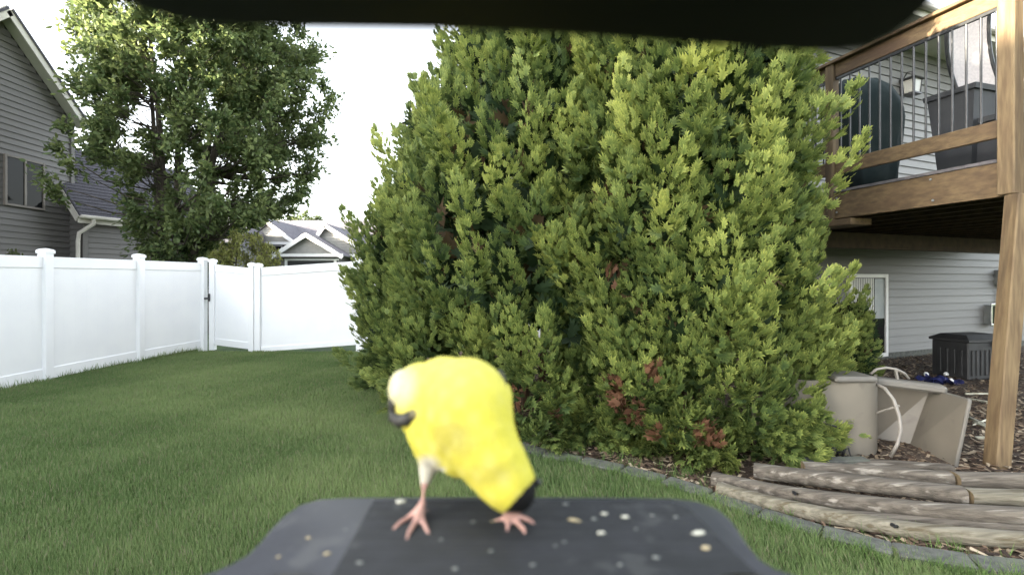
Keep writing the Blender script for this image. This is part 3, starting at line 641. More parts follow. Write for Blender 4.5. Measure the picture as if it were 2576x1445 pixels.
# ---------------------------------------------------------------- landscape timbers
def timber(pts, r, flat, label, mt='log', holes=(), sec=None, rot=0):
    """pts: (px, py, z) of the centre line; z is its height above the ground"""
    C = []
    for px,py,z in pts:
        d = (CZ-z)*F/(py-HZ); C.append(Vector(((px-1288)/F*d, d, z)))
    # resample through a Catmull-Rom
    out = []
    P_ = [C[0]*2-C[1]]+C+[C[-1]*2-C[-2]]
    for i in range(1,len(P_)-2):
        for k in range(8):
            t = k/8; p0,p1,p2,p3 = P_[i-1:i+3]
            out.append(.5*((2*p1)+(p2-p0)*t+(2*p0-5*p1+4*p2-p3)*t*t+(3*p1-p0-3*p2+p3)*t**3))
    out.append(C[-1]); n = 14
    loc = Vector((out[0].x,out[0].y,0)); t_ = thing('landscape_timber', label, 'timber', tuple(loc), 'landscape timbers stacked by the garden edging')
    rings = []
    for i,p in enumerate(out):
        T = (out[min(i+1,len(out)-1)]-out[max(i-1,0)]).normalized(); Yv = Zv.cross(T).normalized(); Zu = T.cross(Yv)
        rg = []
        for k in range(n):
            a = 2*math.pi*(k+.5)/n; ca, sa = math.cos(a), math.sin(a); e = .62
            x = math.copysign(abs(ca)**e, ca)*r*flat; z = math.copysign(abs(sa)**(1.0 if flat<1.1 else .55), sa)*r
            w_ = 1+.018*math.sin(i*.5+k)+random.uniform(-.010,.010)
            rg.append(p+Yv*x*w_+Zu*z*w_)
        rings.append(rg)
    m = MB(); m.loft(rings, cap=False); bd = m.build('log', M[mt], t_, auto=35)
    for rg,s in ((rings[0],1),(rings[-1],-1)):
        c = sum(rg, Vector())/n; m = MB(); m.add(rg+[c],[(k,(k+1)%n,n) for k in range(n)]); m.build('end_grain', M['logend'], t_)
    for px,py in holes:
        q = min(range(len(out)), key=lambda i: abs((out[i].x/out[i].y*F+1288)-px)); c = out[q]
        yv = Vector((0,-1,0)); m = MB()
        cpt = P(px,py,c.y-r*flat*1.02)
        m.tube([cpt+yv*-.02, cpt+yv*.004], .011, 10); m.build('drilled_hole', M['black'], t_)
        m = MB(); m.tube([cpt+yv*.003+Vector((.012,0,.0)), cpt+yv*.006+Vector((.012,0,0))], .009, 10); m.build('bolt_head', M['chrome'], t_)
timber([(1806,1229,.055),(2000,1279,.055),(2250,1326,.055),(2420,1346,.055),(2640,1362,.055)], .045, 1.0, 'pale round timber with two bolts, front and lowest of the stack', 'log', ((2250,1322),))
timber([(2060,1292,.035),(2300,1310,.035),(2480,1322,.035),(2640,1328,.035)], .032, 1.3, 'thin mossy timber wedged just behind the round front one', 'log_grey')
timber([(1792,1203,.07),(2000,1243,.08),(2250,1273,.09),(2450,1290,.095),(2640,1298,.10)], .044, 1.15, 'long flat-faced timber with one dark bolt hole, second from the lawn', 'log_grey', ((2000,1240),))
timber([(1897,1182,.10),(2080,1205,.12),(2250,1224,.13),(2426,1244,.135)], .048, 1.3, 'grey timber with flaking white streaks, third from the lawn, ending left of another', 'log_grey')
timber([(2432,1246,.13),(2540,1250,.13),(2660,1254,.13)], .044, 1.3, 'short pale whitewashed timber butting the end of the streaked one', 'log')
timber([(2020,1176,.11),(2150,1183,.12),(2300,1195,.13),(2394,1203,.135)], .042, 1.2, 'brownish timber lying behind the streaked one in front of the tub', 'log_grey')
timber([(2402,1205,.135),(2520,1207,.14),(2660,1212,.14)], .047, 1.2, 'blocky timber end piece in front of the deck post foot', 'log_grey')
timber([(2130,1164,.05),(2260,1170,.05),(2395,1180,.05)], .035, 1.3, 'thin brown timber at the back, directly against the tub', 'log_grey')
pl = thing('plank', 'short pale grey plank resting on the timbers under the curved shell', 'plank', tuple(G(2080,1165)))
MB().beam(P(1985,1162,3.95),P(2180,1158,3.95),.10,.045,bev=.006).build('board', M['concrete'], pl)
# ---------------------------------------------------------------- edging blocks
ed = thing('garden_edging', 'curved grey concrete edging between the lawn and the mulch bed', 'edging', (bed[0][0],bed[0][1],0))
pts = [Vector((*p,0)) for p in bed_edge]; dense = []
for i in range(len(pts)-1):
    p0 = pts[max(i-1,0)]; p1=pts[i]; p2=pts[i+1]; p3=pts[min(i+2,len(pts)-1)]
    for k in range(20):
        t=k/20; dense.append(.5*((2*p1)+(p2-p0)*t+(2*p0-5*p1+4*p2-p3)*t*t+(3*p1-p0-3*p2+p3)*t**3))
acc = 0; cur = dense[0]; cuts=[dense[0]]
for p in dense[1:]:
    acc += (p-cur).length; cur = p
    if acc >= .33: cuts.append(p); acc = 0
for i in range(len(cuts)-1):
    a,b = cuts[i], cuts[i+1]; u = (b-a).normalized()
    MB().beam(a+u*.006+Zv*(.004+random.uniform(-.006,.004)), b-u*.006+Zv*(.002+random.uniform(-.004,.004)), .15, .075, bev=.01).build('edging_block', M['concrete'], ed)
# ---------------------------------------------------------------- bits on the mulch
st = [((2432,1048),(2540,1098)),((2525,1038),(2448,1068)),((2450,1062),(2530,1092)),((2428,990),(2536,993)),((2435,1002),(2528,1022)),((2455,1100),(2545,1106)),((2470,1010),(2560,1030))]
lb = ['pale peeled stick lying lowest in the crossed pile by the post','pale stick crossing over another in a narrow V by the post','second pale stick of the V shape left of the deck post','long thin pale stick lying level on the mulch behind the tub','slim whitish twig slanting just below the long level stick','faint straw-coloured twig half buried near the post foot','whitish twig running towards the deck post from the level stick']
for (a,b),l in zip(st, lb):
    p,q = G(*a,.02),G(*b,.02); mid = (p+q)/2+Vector((random.uniform(-.02,.02),random.uniform(-.03,.03),.01))
    o = MB().tube([p,mid,q],[.016,.012,.007],7).build('stick', M['paper'], origin=tuple(p), smooth=True); props(o, l, 'stick', 'pale sticks on the mulch')
bl_ = thing('blue_cloth', 'crumpled blue cloth with white patches lying by the storage box', 'cloth', tuple(G(2355,965)))
vs=[];fs=[];nx,ny=14,9
c0_ = G(2358,962)
for j in range(ny):
    for i in range(nx):
        x=(i/(nx-1)-.5)*.42; y=(j/(ny-1)-.5)*.36; vs.append(c0_+Vector((x+.03*math.sin(j*1.7),y+.03*math.sin(i*1.3),.05+.04*math.sin(i*1.1+j)+.03*math.sin(j*2.3+i*.4)-.05*(abs(x)*2+abs(y)))))
for j in range(ny-1):
    for i in range(nx-1): a=j*nx+i; fs.append((a,a+1,a+nx+1,a+nx))
m=MB(); m.add(vs,fs); m.build('fabric', M['blue'], bl_, smooth=True, norm=False)
for px,py in ((2380,948),(2330,948),(2392,965)):
    c=G(px,py)+Zv*.06; m=MB(); m.loft([circ(c,.03,.03,c.z-.03,8),circ(c,.04,.03,c.z-.005,8),circ(c,.018,.015,c.z+.02,8)]); m.build('white_patch', M['white'], bl_, smooth=True)
# wood chips
def chips(n, sel):
    d = rng.uniform(2.4,10.5,n*3); x = rng.uniform(-2.2,1.15,n*3)*d; x = np.where(rng.random(n*3)<.5, rng.uniform(.05,1.15,n*3)*d, x)
    k = in_poly(x,d,bed_poly) & sel(x,d); x=x[k][:n]; d=d[k][:n]; n=len(x)
    a = rng.uniform(0,2*np.pi,n); L = rng.uniform(.012,.05,n); W = rng.uniform(.004,.014,n); tl = rng.uniform(-.35,.35,n); z0 = rng.uniform(.0,.02,n)
    ux_=np.cos(a); uy_=np.sin(a)
    V = np.zeros((n,4,3)); 
    for i,(s,t) in enumerate(((-1,-1),(1,-1),(1,1),(-1,1))):
        V[:,i,0]=x+s*L*ux_-t*W*uy_; V[:,i,1]=d+s*L*uy_+t*W*ux_; V[:,i,2]=z0+s*L*tl+t*W*rng.uniform(-.5,.5,n)+.008
    F4 = np.arange(n*4).reshape(n,4); o = obj('wood_chips', V.reshape(-1,3), F4, M['chip'])
    pal = np.array([srgb(110,92,76),srgb(78,64,54),srgb(148,130,108),srgb(58,48,42),srgb(168,154,132)]); c = pal[rng.integers(0,5,n)]*rng.uniform(.7,1.15,(n,1)); setcol(o, np.repeat(c,4,axis=0))
    props(o, 'brown and tan wood chip mulch covering the garden bed', 'mulch', kind='stuff')
M['chip'] = leafmat('wood_chips', .02, .85, .2)
chips(26000, lambda x,y: (y<10.4))

# ---------------------------------------------------------------- grass
def grass(N):
    d = rng.uniform(1.5,10.7,N); x = rng.uniform(-1.12,1.12,N)*d - .0
    x = np.where(rng.random(N)<.25, rng.uniform(-1.12,-.1,N)*d, x)
    k = ~in_poly(x,d,bed_poly); k &= ~((x < -6.9+.08*(d-8).clip(0)) ); k &= ~((d>10.35))
    x=x[k]; d=d[k]; n=len(x)
    # ragged tufts: fence line and shaggy spots are taller
    nz = np.sin(x*2.1+d*1.3)*np.sin(d*3.1-x*1.7)+.6*np.sin(x*7.3+d*5.1)*np.sin(d*8.7-x*6.1)
    h = rng.uniform(.026,.066,n)*(1+.22*nz)
    fy = np.interp(d,[4.6,6,7.5,9.15,10.55],[-6.95,-6.98,-7.04,-6.87,-6.57]); near = (x-fy)<.16
    h = np.where(near & (rng.random(n)<.35), h*rng.uniform(1.4,2.8,n), h)
    wdt = rng.uniform(.0022,.0042,n)*(1+.13*d)
    a = rng.uniform(0,2*np.pi,n); lean = rng.uniform(.1,.8,n)*h; b = rng.uniform(0,2*np.pi,n)
    b = np.where(rng.random(n)<.45, 2.3+rng.normal(0,.5,n), b)
    V = np.zeros((n,3,3)); V[:,0,0]=x-np.cos(a)*wdt; V[:,0,1]=d-np.sin(a)*wdt; V[:,1,0]=x+np.cos(a)*wdt; V[:,1,1]=d+np.sin(a)*wdt
    V[:,2,0]=x+np.cos(b)*lean; V[:,2,1]=d+np.sin(b)*lean; V[:,2,2]=h
    V[:,:2,2] = -.008
    o = obj('grass', V.reshape(-1,3), np.arange(n*3).reshape(n,3), M['grass'])
    g1=np.array((.096,.155,.054)); g2=np.array((.215,.280,.115)); g3=np.array((.22,.21,.13))
    low2 = np.sin(1.3*x+2.1*np.sin(.9*d))*np.sin(1.7*d+1.5*np.sin(.8*x))+.5*np.sin(4.1*x+1.3*d)*np.sin(3.7*d-2.2*x)
    low = .5+.5*np.sin(1.9*(x*.82+d*.57)+.8*np.sin(x*.9)+.6*np.sin(d*1.1))      # mowing bands
    pat = np.clip(.5+.35*nz,0,1)
    t = np.clip(.35*low+.30*pat+.22*low2+rng.normal(.05,.2,n),0,1)[:,None]
    c = g1*(1-t)+g2*t; dry = (rng.random(n)<.09)[:,None]; c = np.where(dry,g3,c)
    cc_ = np.repeat(c,3,axis=0).reshape(n,3,3); cc_[:,2]*=1.15; cc_[:,:2]*=.9
    setcol(o, cc_.reshape(-1,3)); props(o, 'short green mown lawn grass in front of the fence', 'grass', kind='stuff')
grass(1100000)
def tufts():
    V=[];C=[]
    for i in range(420):
        t = rng.random(); k = int(t*(len(cuts)-1)); 
        p = cuts[k].lerp(cuts[min(k+1,len(cuts)-1)], rng.random()); 
        if p.y>5: continue
        side = rng.choice([-1,1],p=[.7,.3]); off = rng.uniform(.07,.16 if side<0 else .3); u=(cuts[min(k+1,len(cuts)-1)]-cuts[k]).normalized(); q = p+Vector((u.y,-u.x,0))*(-off*side)*-1*-1
        q = p+Vector((u.y,-u.x,0))*(off if side<0 else -off)
        for j in range(14):
            a=rng.uniform(0,6.28); h=rng.uniform(.04,.11); l=rng.uniform(.2,.8)*h; b=rng.uniform(0,6.28); x,y=q.x+rng.normal(0,.02),q.y+rng.normal(0,.02); w_=.003
            V+= [(x-math.cos(a)*w_,y-math.sin(a)*w_,0),(x+math.cos(a)*w_,y+math.sin(a)*w_,0),(x+math.cos(b)*l,y+math.sin(b)*l,h)]
            c=np.array((.09,.15,.045))*rng.uniform(.7,1.4); C+=[c,c,c*1.2]
    o=obj('grass', np.array(V), np.arange(len(V)).reshape(-1,3), M['grass']); setcol(o,np.array(C)); props(o,'longer loose grass tufts growing along the concrete edging','grass',kind='stuff')
tufts()

# ---------------------------------------------------------------- foliage templates
def spray_template(ntip, seed):
    """flat jagged arborvitae fan in the XY plane, stem along +Y, length about 1; returns verts, tris, tipness"""
    r=np.random.default_rng(seed); V=[(0,0),(0,.40),(-.02,.70)]; T=[.1,.35,.6]; Fc=[]
    ring=[]
    for i in range(ntip):
        u=i/(ntip-1)*2-1; a=u*math.radians(128)+r.normal(0,.05)
        c=(0,.40) ; rad=(.34+.27*math.cos(a*.72)**2)*r.uniform(.82,1.15)
        tip=(c[0]+math.sin(a)*rad*.92, c[1]+math.cos(a)*rad)
        tip=(tip[0],max(tip[1],.05)); k=len(V); V.append(tip); T.append(.75+.25*(1-abs(u))); ring.append(k)
        if i<ntip-1:
            a2=(i+.5)/(ntip-1)*2-1; a2=a2*math.radians(128)+r.normal(0,.06); r2=rad*r.uniform(.42,.66)
            V.append((c[0]+math.sin(a2)*r2*.92, c[1]+math.cos(a2)*r2)); T.append(.45); ring.append(k+1)
    for a_,b_ in zip(ring[:-1],ring[1:]): Fc.append((1,a_,b_))
    Fc.append((0,ring[0],1)); Fc.append((0,1,ring[-1]))
    V=np.array(V); V3=np.zeros((len(V),3)); V3[:,:2]=V
    V3[:,2]=-.20*(V[:,1]**2)-.30*np.abs(V[:,0])**1.5+r.normal(0,.022,len(V))
    return V3,np.array(Fc),np.array(T)
SPR=[spray_template(n_,k_) for n_,k_ in ((9,1),(8,2),(9,3),(7,4),(8,5),(10,6))]
def place(tpl, pos, dirv, nrm, size):
    if isinstance(tpl, list):
        ch=np.random.default_rng(len(pos)).integers(0,len(tpl),len(pos)); vs=[];fs=[];ts=[];ii=[];b=0
        for k,tp_ in enumerate(tpl):
            ix=np.where(ch==k)[0]; v_,f_,t_,i_=place(tp_,pos[ix],dirv[ix],nrm[ix],size[ix]); vs.append(v_);fs.append(f_+b);ts.append(t_);ii.append(ix[i_]);b+=len(v_)
        return np.concatenate(vs),np.concatenate(fs),np.concatenate(ts),np.concatenate(ii)
    return place1(tpl,pos,dirv,nrm,size)
def place1(tpl, pos, dirv, nrm, size):
    """instances of tpl written out as one mesh: dirv = stem direction, nrm ~ face normal"""
    V,Fc,T = tpl; n=len(pos)
    Y=dirv/np.linalg.norm(dirv,axis=1,keepdims=True); X=np.cross(Y,nrm); X/=np.linalg.norm(X,axis=1,keepdims=True)+1e-9; Z=np.cross(X,Y)
    sx_=np.random.default_rng(len(pos)+1).uniform(.72,1.15,n)
    W = (V[None,:,0,None]*X[:,None,:]*sx_[:,None,None]+V[None,:,1,None]*Y[:,None,:]+V[None,:,2,None]*Z[:,None,:])*size[:,None,None]+pos[:,None,:]
    f = (Fc[None,:,:]+(np.arange(n)*len(V))[:,None,None]).reshape(-1,3)
    return W.reshape(-1,3), f, np.tile(T,n), np.repeat(np.arange(n),len(V))
DEAD = [(1538,700,22),(1290,1010,30),(1400,1052,14),(1552,975,22),(1565,1010,26),(1595,1035,26),(1640,942,20),(1765,1095,26),(1800,1105,18),(1655,1085,14)]
def arborvitae(cx, cy, prof, H, label, nplume, tone, seed, small=1.0, back=.12, tpl=SPR, per=78):
    r = np.random.default_rng(seed)
    t = thing('arborvitae_tree', label, 'tree', (cx,cy,0), 'arborvitae evergreens')
    zz=[p[0] for p in prof]; rr_=[p[1] for p in prof]
    R=lambda z: np.interp(z,zz,rr_)
    tocam = math.atan2(-cy,-cx)
    pos=[];dr=[];nr=[];sz=[];tn=[]
    cnt=0; tries=0
    zc = r.uniform(0,1,nplume*30); zc = np.where(r.random(len(zc))<.14, r.uniform(0,.08,len(zc)), zc)
    h2=lambda i: (i*0.7548776662466927+.3)%1; h3=lambda i:(i*0.5698402909980532+.7)%1
    for ii_,z in enumerate(zc):
        low = ii_ < nplume*.18
        z = (h2(ii_)*.17 if low else h2(ii_))*H
        if not low and h3(ii_*3.7) > R(z)/max(rr_)*1.05: continue
        phi = tocam + (h3(ii_)*2-1)*(1.7 if low else math.pi)
        front = abs((phi-tocam+math.pi)%(2*math.pi)-math.pi) < 1.75
        if not front and r.random()>back: continue
        cnt+=1
        if cnt>nplume: break
        out=np.array((math.cos(phi),math.sin(phi),0.0)); lump = 1+.17*math.sin(phi*4.2+z*1.6+seed)*math.sin(z*2.6+phi*2.7+seed)+.07*math.sin(phi*11+z*3)*math.sin(z*7.5-phi*4)+r.normal(0,.05); phi+=r.normal(0,.05)
        big=r.random()<.24 and z>.6
        L=r.uniform(.34,.60)*small*(1 if z>.4 else .7)*(1.6 if big else 1); rad=L*r.uniform(.24,.33)*(.72 if big else .95)
        if big: lump+=.07
        up=r.uniform(.75,1.0) if z>.5 else r.uniform(-.1,.7)
        ax=out*r.uniform(.25,.6)+np.array((r.normal(0,.12),r.normal(0,.12),up)); ax/=np.linalg.norm(ax)
        base=np.array((cx,cy,z))+out*max(R(z)*lump-L*.25,.05); base[2]=max(base[2]-L*.4,.02)
        n=per*(2 if big else 1); s=r.uniform(0,1,n)**.8; a=r.uniform(0,2*np.pi,n)
        u=np.cross(ax,[0,0,1.0]); u=u/np.linalg.norm(u) if np.linalg.norm(u)>.1 else np.array((1.,0,0)); v=np.cross(ax,u)
        rd=(np.cos(a)[:,None]*u+np.sin(a)[:,None]*v)
        facing = (rd@out); keep = (facing>-.55)
        prof_=np.sin(np.clip(s*.92+.08,0,1)*np.pi)**.6*rad*r.uniform(.35,1,n)
        pp=base+ax*(s*L)[:,None]+rd*prof_[:,None]
        dd=ax*(.55+.9*s)[:,None]+rd*(1.15-.85*s)[:,None]+r.normal(0,.09,(n,3))+np.array((0,0,.06))
        nn=rd*.8+out*.45+r.normal(0,.22,(n,3))+np.array((0,0,.3))
        ss=r.uniform(.070,.145,n)*small*(1.05-.35*s)
        pos.append(pp[keep]);dr.append(dd[keep]);nr.append(nn[keep]);sz.append(ss[keep]);
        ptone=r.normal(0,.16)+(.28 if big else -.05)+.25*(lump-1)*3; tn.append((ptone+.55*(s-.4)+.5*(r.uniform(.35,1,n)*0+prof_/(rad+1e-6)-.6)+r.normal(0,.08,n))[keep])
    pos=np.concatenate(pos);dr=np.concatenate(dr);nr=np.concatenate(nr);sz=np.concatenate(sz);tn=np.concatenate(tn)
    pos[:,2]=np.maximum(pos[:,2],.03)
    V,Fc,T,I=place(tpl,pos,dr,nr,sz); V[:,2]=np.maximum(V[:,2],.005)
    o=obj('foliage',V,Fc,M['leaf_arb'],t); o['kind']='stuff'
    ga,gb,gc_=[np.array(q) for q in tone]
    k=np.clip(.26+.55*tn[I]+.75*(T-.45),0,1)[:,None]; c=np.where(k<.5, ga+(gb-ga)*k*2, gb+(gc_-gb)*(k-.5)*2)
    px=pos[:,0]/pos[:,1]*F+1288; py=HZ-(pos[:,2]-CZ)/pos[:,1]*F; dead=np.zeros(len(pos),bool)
    for (x_,y_,q) in DEAD: dead|=(((px-x_)/q)**2+((py-y_)/(q*1.3))**2<1)&(pos[:,1]<cy)
    dc=np.array(srgb(138,102,80))*r.uniform(.6,1.15,(len(pos),1))
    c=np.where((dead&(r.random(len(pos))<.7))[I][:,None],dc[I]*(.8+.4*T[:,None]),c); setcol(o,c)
    # inner sprays, colour darkened to deepen the shade in the gaps
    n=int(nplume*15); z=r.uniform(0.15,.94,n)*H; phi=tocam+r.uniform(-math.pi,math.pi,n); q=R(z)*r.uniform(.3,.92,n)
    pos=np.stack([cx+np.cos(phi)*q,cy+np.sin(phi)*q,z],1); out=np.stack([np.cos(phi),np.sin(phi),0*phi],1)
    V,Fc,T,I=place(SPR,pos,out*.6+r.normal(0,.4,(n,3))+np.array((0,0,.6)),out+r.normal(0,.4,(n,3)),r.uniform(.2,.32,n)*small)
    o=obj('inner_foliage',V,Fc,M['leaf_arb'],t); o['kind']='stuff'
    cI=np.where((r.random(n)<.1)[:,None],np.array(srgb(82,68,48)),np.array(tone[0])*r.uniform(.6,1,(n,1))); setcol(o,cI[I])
    for k in range(3):
        a=k*2.1; m=MB(); m.tube([(cx+.12*math.cos(a),cy+.12*math.sin(a),-.05),(cx+.2*math.cos(a),cy+.2*math.sin(a),H*.3),(cx+.22*math.cos(a),cy+.22*math.sin(a),H*.6),(cx+.1*math.cos(a),cy+.1*math.sin(a),H*.92)],[.05*small,.04*small,.03*small,.01],8); m.build('trunk', M['bark_arb'], t, smooth=True)
    nb=int(60*small); m=MB()
    for k in range(nb):
        z=r.uniform(.2,.85)*H; a=r.uniform(0,6.28); q=R(z)*.85; m.tube([(cx,cy,z),(cx+math.cos(a)*q*.5,cy+math.sin(a)*q*.5,z+.1),(cx+math.cos(a)*q,cy+math.sin(a)*q,z+.35)],[.016,.011,.004],5,False)
    o=m.build('limbs', M['bark_arb'], t, norm=False); o['kind']='stuff'
    return t
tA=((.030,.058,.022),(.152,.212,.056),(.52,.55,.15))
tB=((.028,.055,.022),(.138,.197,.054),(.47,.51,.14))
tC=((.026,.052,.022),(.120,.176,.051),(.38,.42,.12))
T1=P(1722,705,5.08); T2=P(1335,705,5.9); T3=P(1108,705,7.0); T4=P(2128,705,6.1)
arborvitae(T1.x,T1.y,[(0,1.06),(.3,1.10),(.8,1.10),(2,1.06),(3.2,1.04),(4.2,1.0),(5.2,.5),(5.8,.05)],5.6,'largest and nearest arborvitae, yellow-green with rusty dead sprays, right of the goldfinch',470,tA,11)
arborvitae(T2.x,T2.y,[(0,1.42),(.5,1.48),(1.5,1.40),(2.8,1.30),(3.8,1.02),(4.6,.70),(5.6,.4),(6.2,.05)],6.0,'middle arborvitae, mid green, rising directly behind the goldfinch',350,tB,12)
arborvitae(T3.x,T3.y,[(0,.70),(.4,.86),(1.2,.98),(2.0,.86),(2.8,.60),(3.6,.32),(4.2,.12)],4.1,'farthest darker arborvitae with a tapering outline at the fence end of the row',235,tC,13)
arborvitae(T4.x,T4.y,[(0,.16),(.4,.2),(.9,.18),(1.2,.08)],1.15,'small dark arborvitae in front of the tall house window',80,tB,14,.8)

# ---------------------------------------------------------------- broadleaf trees
def leaf_tpl(lobes=5):
    V=[(0,0)]; n=lobes*2-1
    for i in range(n):
        a=math.radians(-60+ (300-0)*i/(n-1)-0)+0; a=math.radians(-50)+math.radians(280)*i/(n-1)
        r=1.0 if i%2==0 else .55
        if i in (0,n-1): r=.6
        V.append((.5*r*math.cos(a),.42+.55*r*math.sin(a)))
    V=np.array(V); V3=np.zeros((len(V),3)); V3[:,:2]=V; V3[:,2]=-.25*np.abs(V[:,0])
    return V3,np.array([(0,i,i+1) for i in range(1,n)]),np.zeros(len(V))
LEAF3=leaf_tpl(3); 
def broadleaf(name,label,cat,base,crown_c,crown_r,ncl,nleaf,lsize,cols,stems,seed,hole=.0,clr=(.3,.6),trunk_r=.16,bare=0,gaps=(),droop=0,group=None):
    r=np.random.default_rng(seed); t=thing(name,label,cat,tuple(base),group)
    bx_,by_,bz_=base; C=np.array(crown_c); Rr_=np.array(crown_r)
    stempts=[]
    for k in range(stems):
        a=2*math.pi*k/stems+r.uniform(-.3,.3); sp=r.uniform(.3,.75) if stems>1 else .05
        end=C+np.array((math.cos(a)*Rr_[0]*sp, math.sin(a)*Rr_[1]*sp, Rr_[2]*r.uniform(.45,.85)))
        p0=np.array(base)+np.array((math.cos(a)*.16,math.sin(a)*.16,-.05))*(stems>1)
        pts_=[]
        for s in np.linspace(0,1,12):
            q=p0*(1-s)+end*s; q[:2]=p0[:2]+(end[:2]-p0[:2])*(s**1.25); q+=np.array((math.sin(s*7+k)*.10,math.cos(s*6+k*2)*.10,0))*s
            pts_.append(q)
        tr_=trunk_r*(1 if k==0 else r.uniform(.55,.85)); m=MB(); m.tube(pts_,[tr_*(1-.88*s)+.012 for s in np.linspace(0,1,12)],9); m.build('trunk',M['bark'],t,smooth=True)
        stempts+= [(q,tr_*(1-.88*i/11)) for i,q in enumerate(pts_) if i>=2]
    SP=np.array([q for q,_ in stempts])
    cl=[]; tries=0
    while len(cl)<ncl and tries<ncl*60:
        tries+=1; q=r.normal(0,1,3); q/=np.linalg.norm(q); q*=r.uniform(.25,1)**.45
        lump=1+.16*math.sin(q[0]*5+seed)*math.sin(q[2]*6+1)+.1*math.sin(q[1]*7)
        p=C+q*Rr_*lump
        if p[2]<1.2: continue
        ipx=p[0]/p[1]*F+1288; ipy=HZ-(p[2]-CZ)/p[1]*F
        if any(((ipx-g[0])/g[2])**2+((ipy-g[1])/g[3])**2<1 and r.random()<g[4] for g in gaps): continue
        cl.append(p)
    cl=np.array(cl); limbs=MB()
    pos=[];dr=[];nn=[];sz=[];ton=[]
    for p in cl:
        dd_=np.linalg.norm(SP-p,axis=1)+np.maximum(0,SP[:,2]-p[2]+.2)*2; j=int(np.argmin(dd_)); s0=SP[j]; L=np.linalg.norm(p-s0)
        mid=(s0+p)/2+np.array((0,0,-.08*L))+r.normal(0,.05*L,3); rr0=min(stempts[j][1]*.5,.012+.012*L)
        limbs.tube([s0,mid,p],[rr0,rr0*.6,.005],5,False)
        cr=r.uniform(*clr); out=(p-C)/Rr_; out/=np.linalg.norm(out)+1e-6
        ax=out*.8+np.array((0,0,.7-droop)); ax/=np.linalg.norm(ax)
        # twigs in the clump, leaves along them
        nt_=6; m_=nleaf//nt_
        for q in range(nt_):
            td=ax*.9+r.normal(0,.55,3); td/=np.linalg.norm(td); tl=cr*r.uniform(.7,1.5)
            s=r.uniform(.1,1,m_); 
            if droop: td=td*.6+np.array((0,0,-.5*droop))
            pp=p+td*(s*tl-.3*cr)[:,None]+r.normal(0,cr*.17,(m_,3))
            limbs.tube([p-td*cr*.3,p+td*tl*.9],[.005,.002],3,False)
            pos.append(pp); dr.append(td+r.normal(0,.7,(m_,3))+np.array((0,0,-.35))); nn.append(r.normal(0,.7,(m_,3))+np.array((0,0,.9))); sz.append(lsize*r.uniform(.65,1.2,m_)); ton.append(np.full(m_,r.normal(0,.2))+r.normal(0,.15,m_)+.0)
    pos=np.concatenate(pos);dr=np.concatenate(dr);nn=np.concatenate(nn);sz=np.concatenate(sz);ton=np.concatenate(ton)
    V,Fc,T,I=place(LEAF3,pos,dr,nn,sz); o=obj('crown',V,Fc,M['leaf'],t); o['kind']='stuff'
    c0,c1=np.array(cols[0]),np.array(cols[1]); k=np.clip(.5+ton,0,1)[:,None]; setcol(o,(c0*(1-k)+c1*k)[I])
    o=limbs.build('limbs',M['bark'],t,norm=False,smooth=True); o['kind']='stuff'
    return t
mb_=P(432,705,13.6); mb_.z=0
gaps_=[(740,640,170,105,1),(250,520,95,110,1),(60,430,80,90,1),(170,380,60,60,.6),(375,262,42,38,.95),(348,340,40,60,.85),(425,470,70,60,.7),(460,430,40,60,.7),(640,330,30,30,.6),(560,440,60,50,.5),(610,470,90,50,.45),(230,60,100,60,.3),(190,170,60,80,.6)]
broadleaf('maple_tree','large multi-stemmed green maple towering behind the white fence','tree',tuple(mb_),(P(502,0,13.9).x,13.9,6.3),(2.95,2.7,4.8),800,120,.148,((.064,.108,.042),(.18,.225,.085)),7,21,gaps=gaps_,trunk_r=.13)
b3=P(620,705,12.4); b3.z=0
broadleaf('weeping_tree','small yellow-green drooping tree behind the gate','tree',tuple(b3),(P(618,0,12.4).x,12.4,2.05),(.66,.6,.78),90,96,.06,((.14,.17,.045),(.30,.31,.10)),2,23,clr=(.15,.3),trunk_r=.04,droop=1.4)
b4=P(520,705,14); b4.z=0
broadleaf('dark_shrub','dark rounded shrub beneath the right edge of the maple','shrub',tuple(b4),(P(515,0,14).x,14,2.0),(.6,.6,.8),46,80,.10,((.024,.052,.018),(.05,.085,.028)),3,24,clr=(.25,.4),trunk_r=.05)
b5=P(395,705,12.2); b5.z=0
broadleaf('dark_shrub','low dark shrub at the maple foot beside the grey garage wing','shrub',tuple(b5),(P(400,0,12.2).x,12.2,1.75),(.6,.5,.6),26,70,.09,((.026,.052,.018),(.06,.09,.03)),3,25,clr=(.18,.3),trunk_r=.03)
for (px,d,zc,rx,rz,sd_,lab) in ((775,48,6.4,1.5,1.6,31,'round distant tree showing above the far roof ridge'),(712,46,5.9,1.6,1.3,32,'low distant tree just left of the round one above the roofs'),(880,52,5.4,2.2,1.2,33,'distant tree top peeping over the right end of the far roof')):
    b=P(px,705,d); b.z=0
    broadleaf('distant_tree',lab,'tree',tuple(b),(b.x,d,zc),(rx,rx,rz),40,60,.30,((.06,.09,.035),(.12,.15,.06)),1,sd_,clr=(.4,.8),trunk_r=.15,group='distant trees')
b=P(5,705,11.2); b.z=0
broadleaf('dark_shrub','twiggy shrub top showing over the fence at the far left','shrub',tuple(b),(b.x,11.2,1.85),(.35,.3,.5),9,50,.08,((.05,.075,.025),(.11,.13,.05)),2,26,clr=(.12,.22),trunk_r=.02)

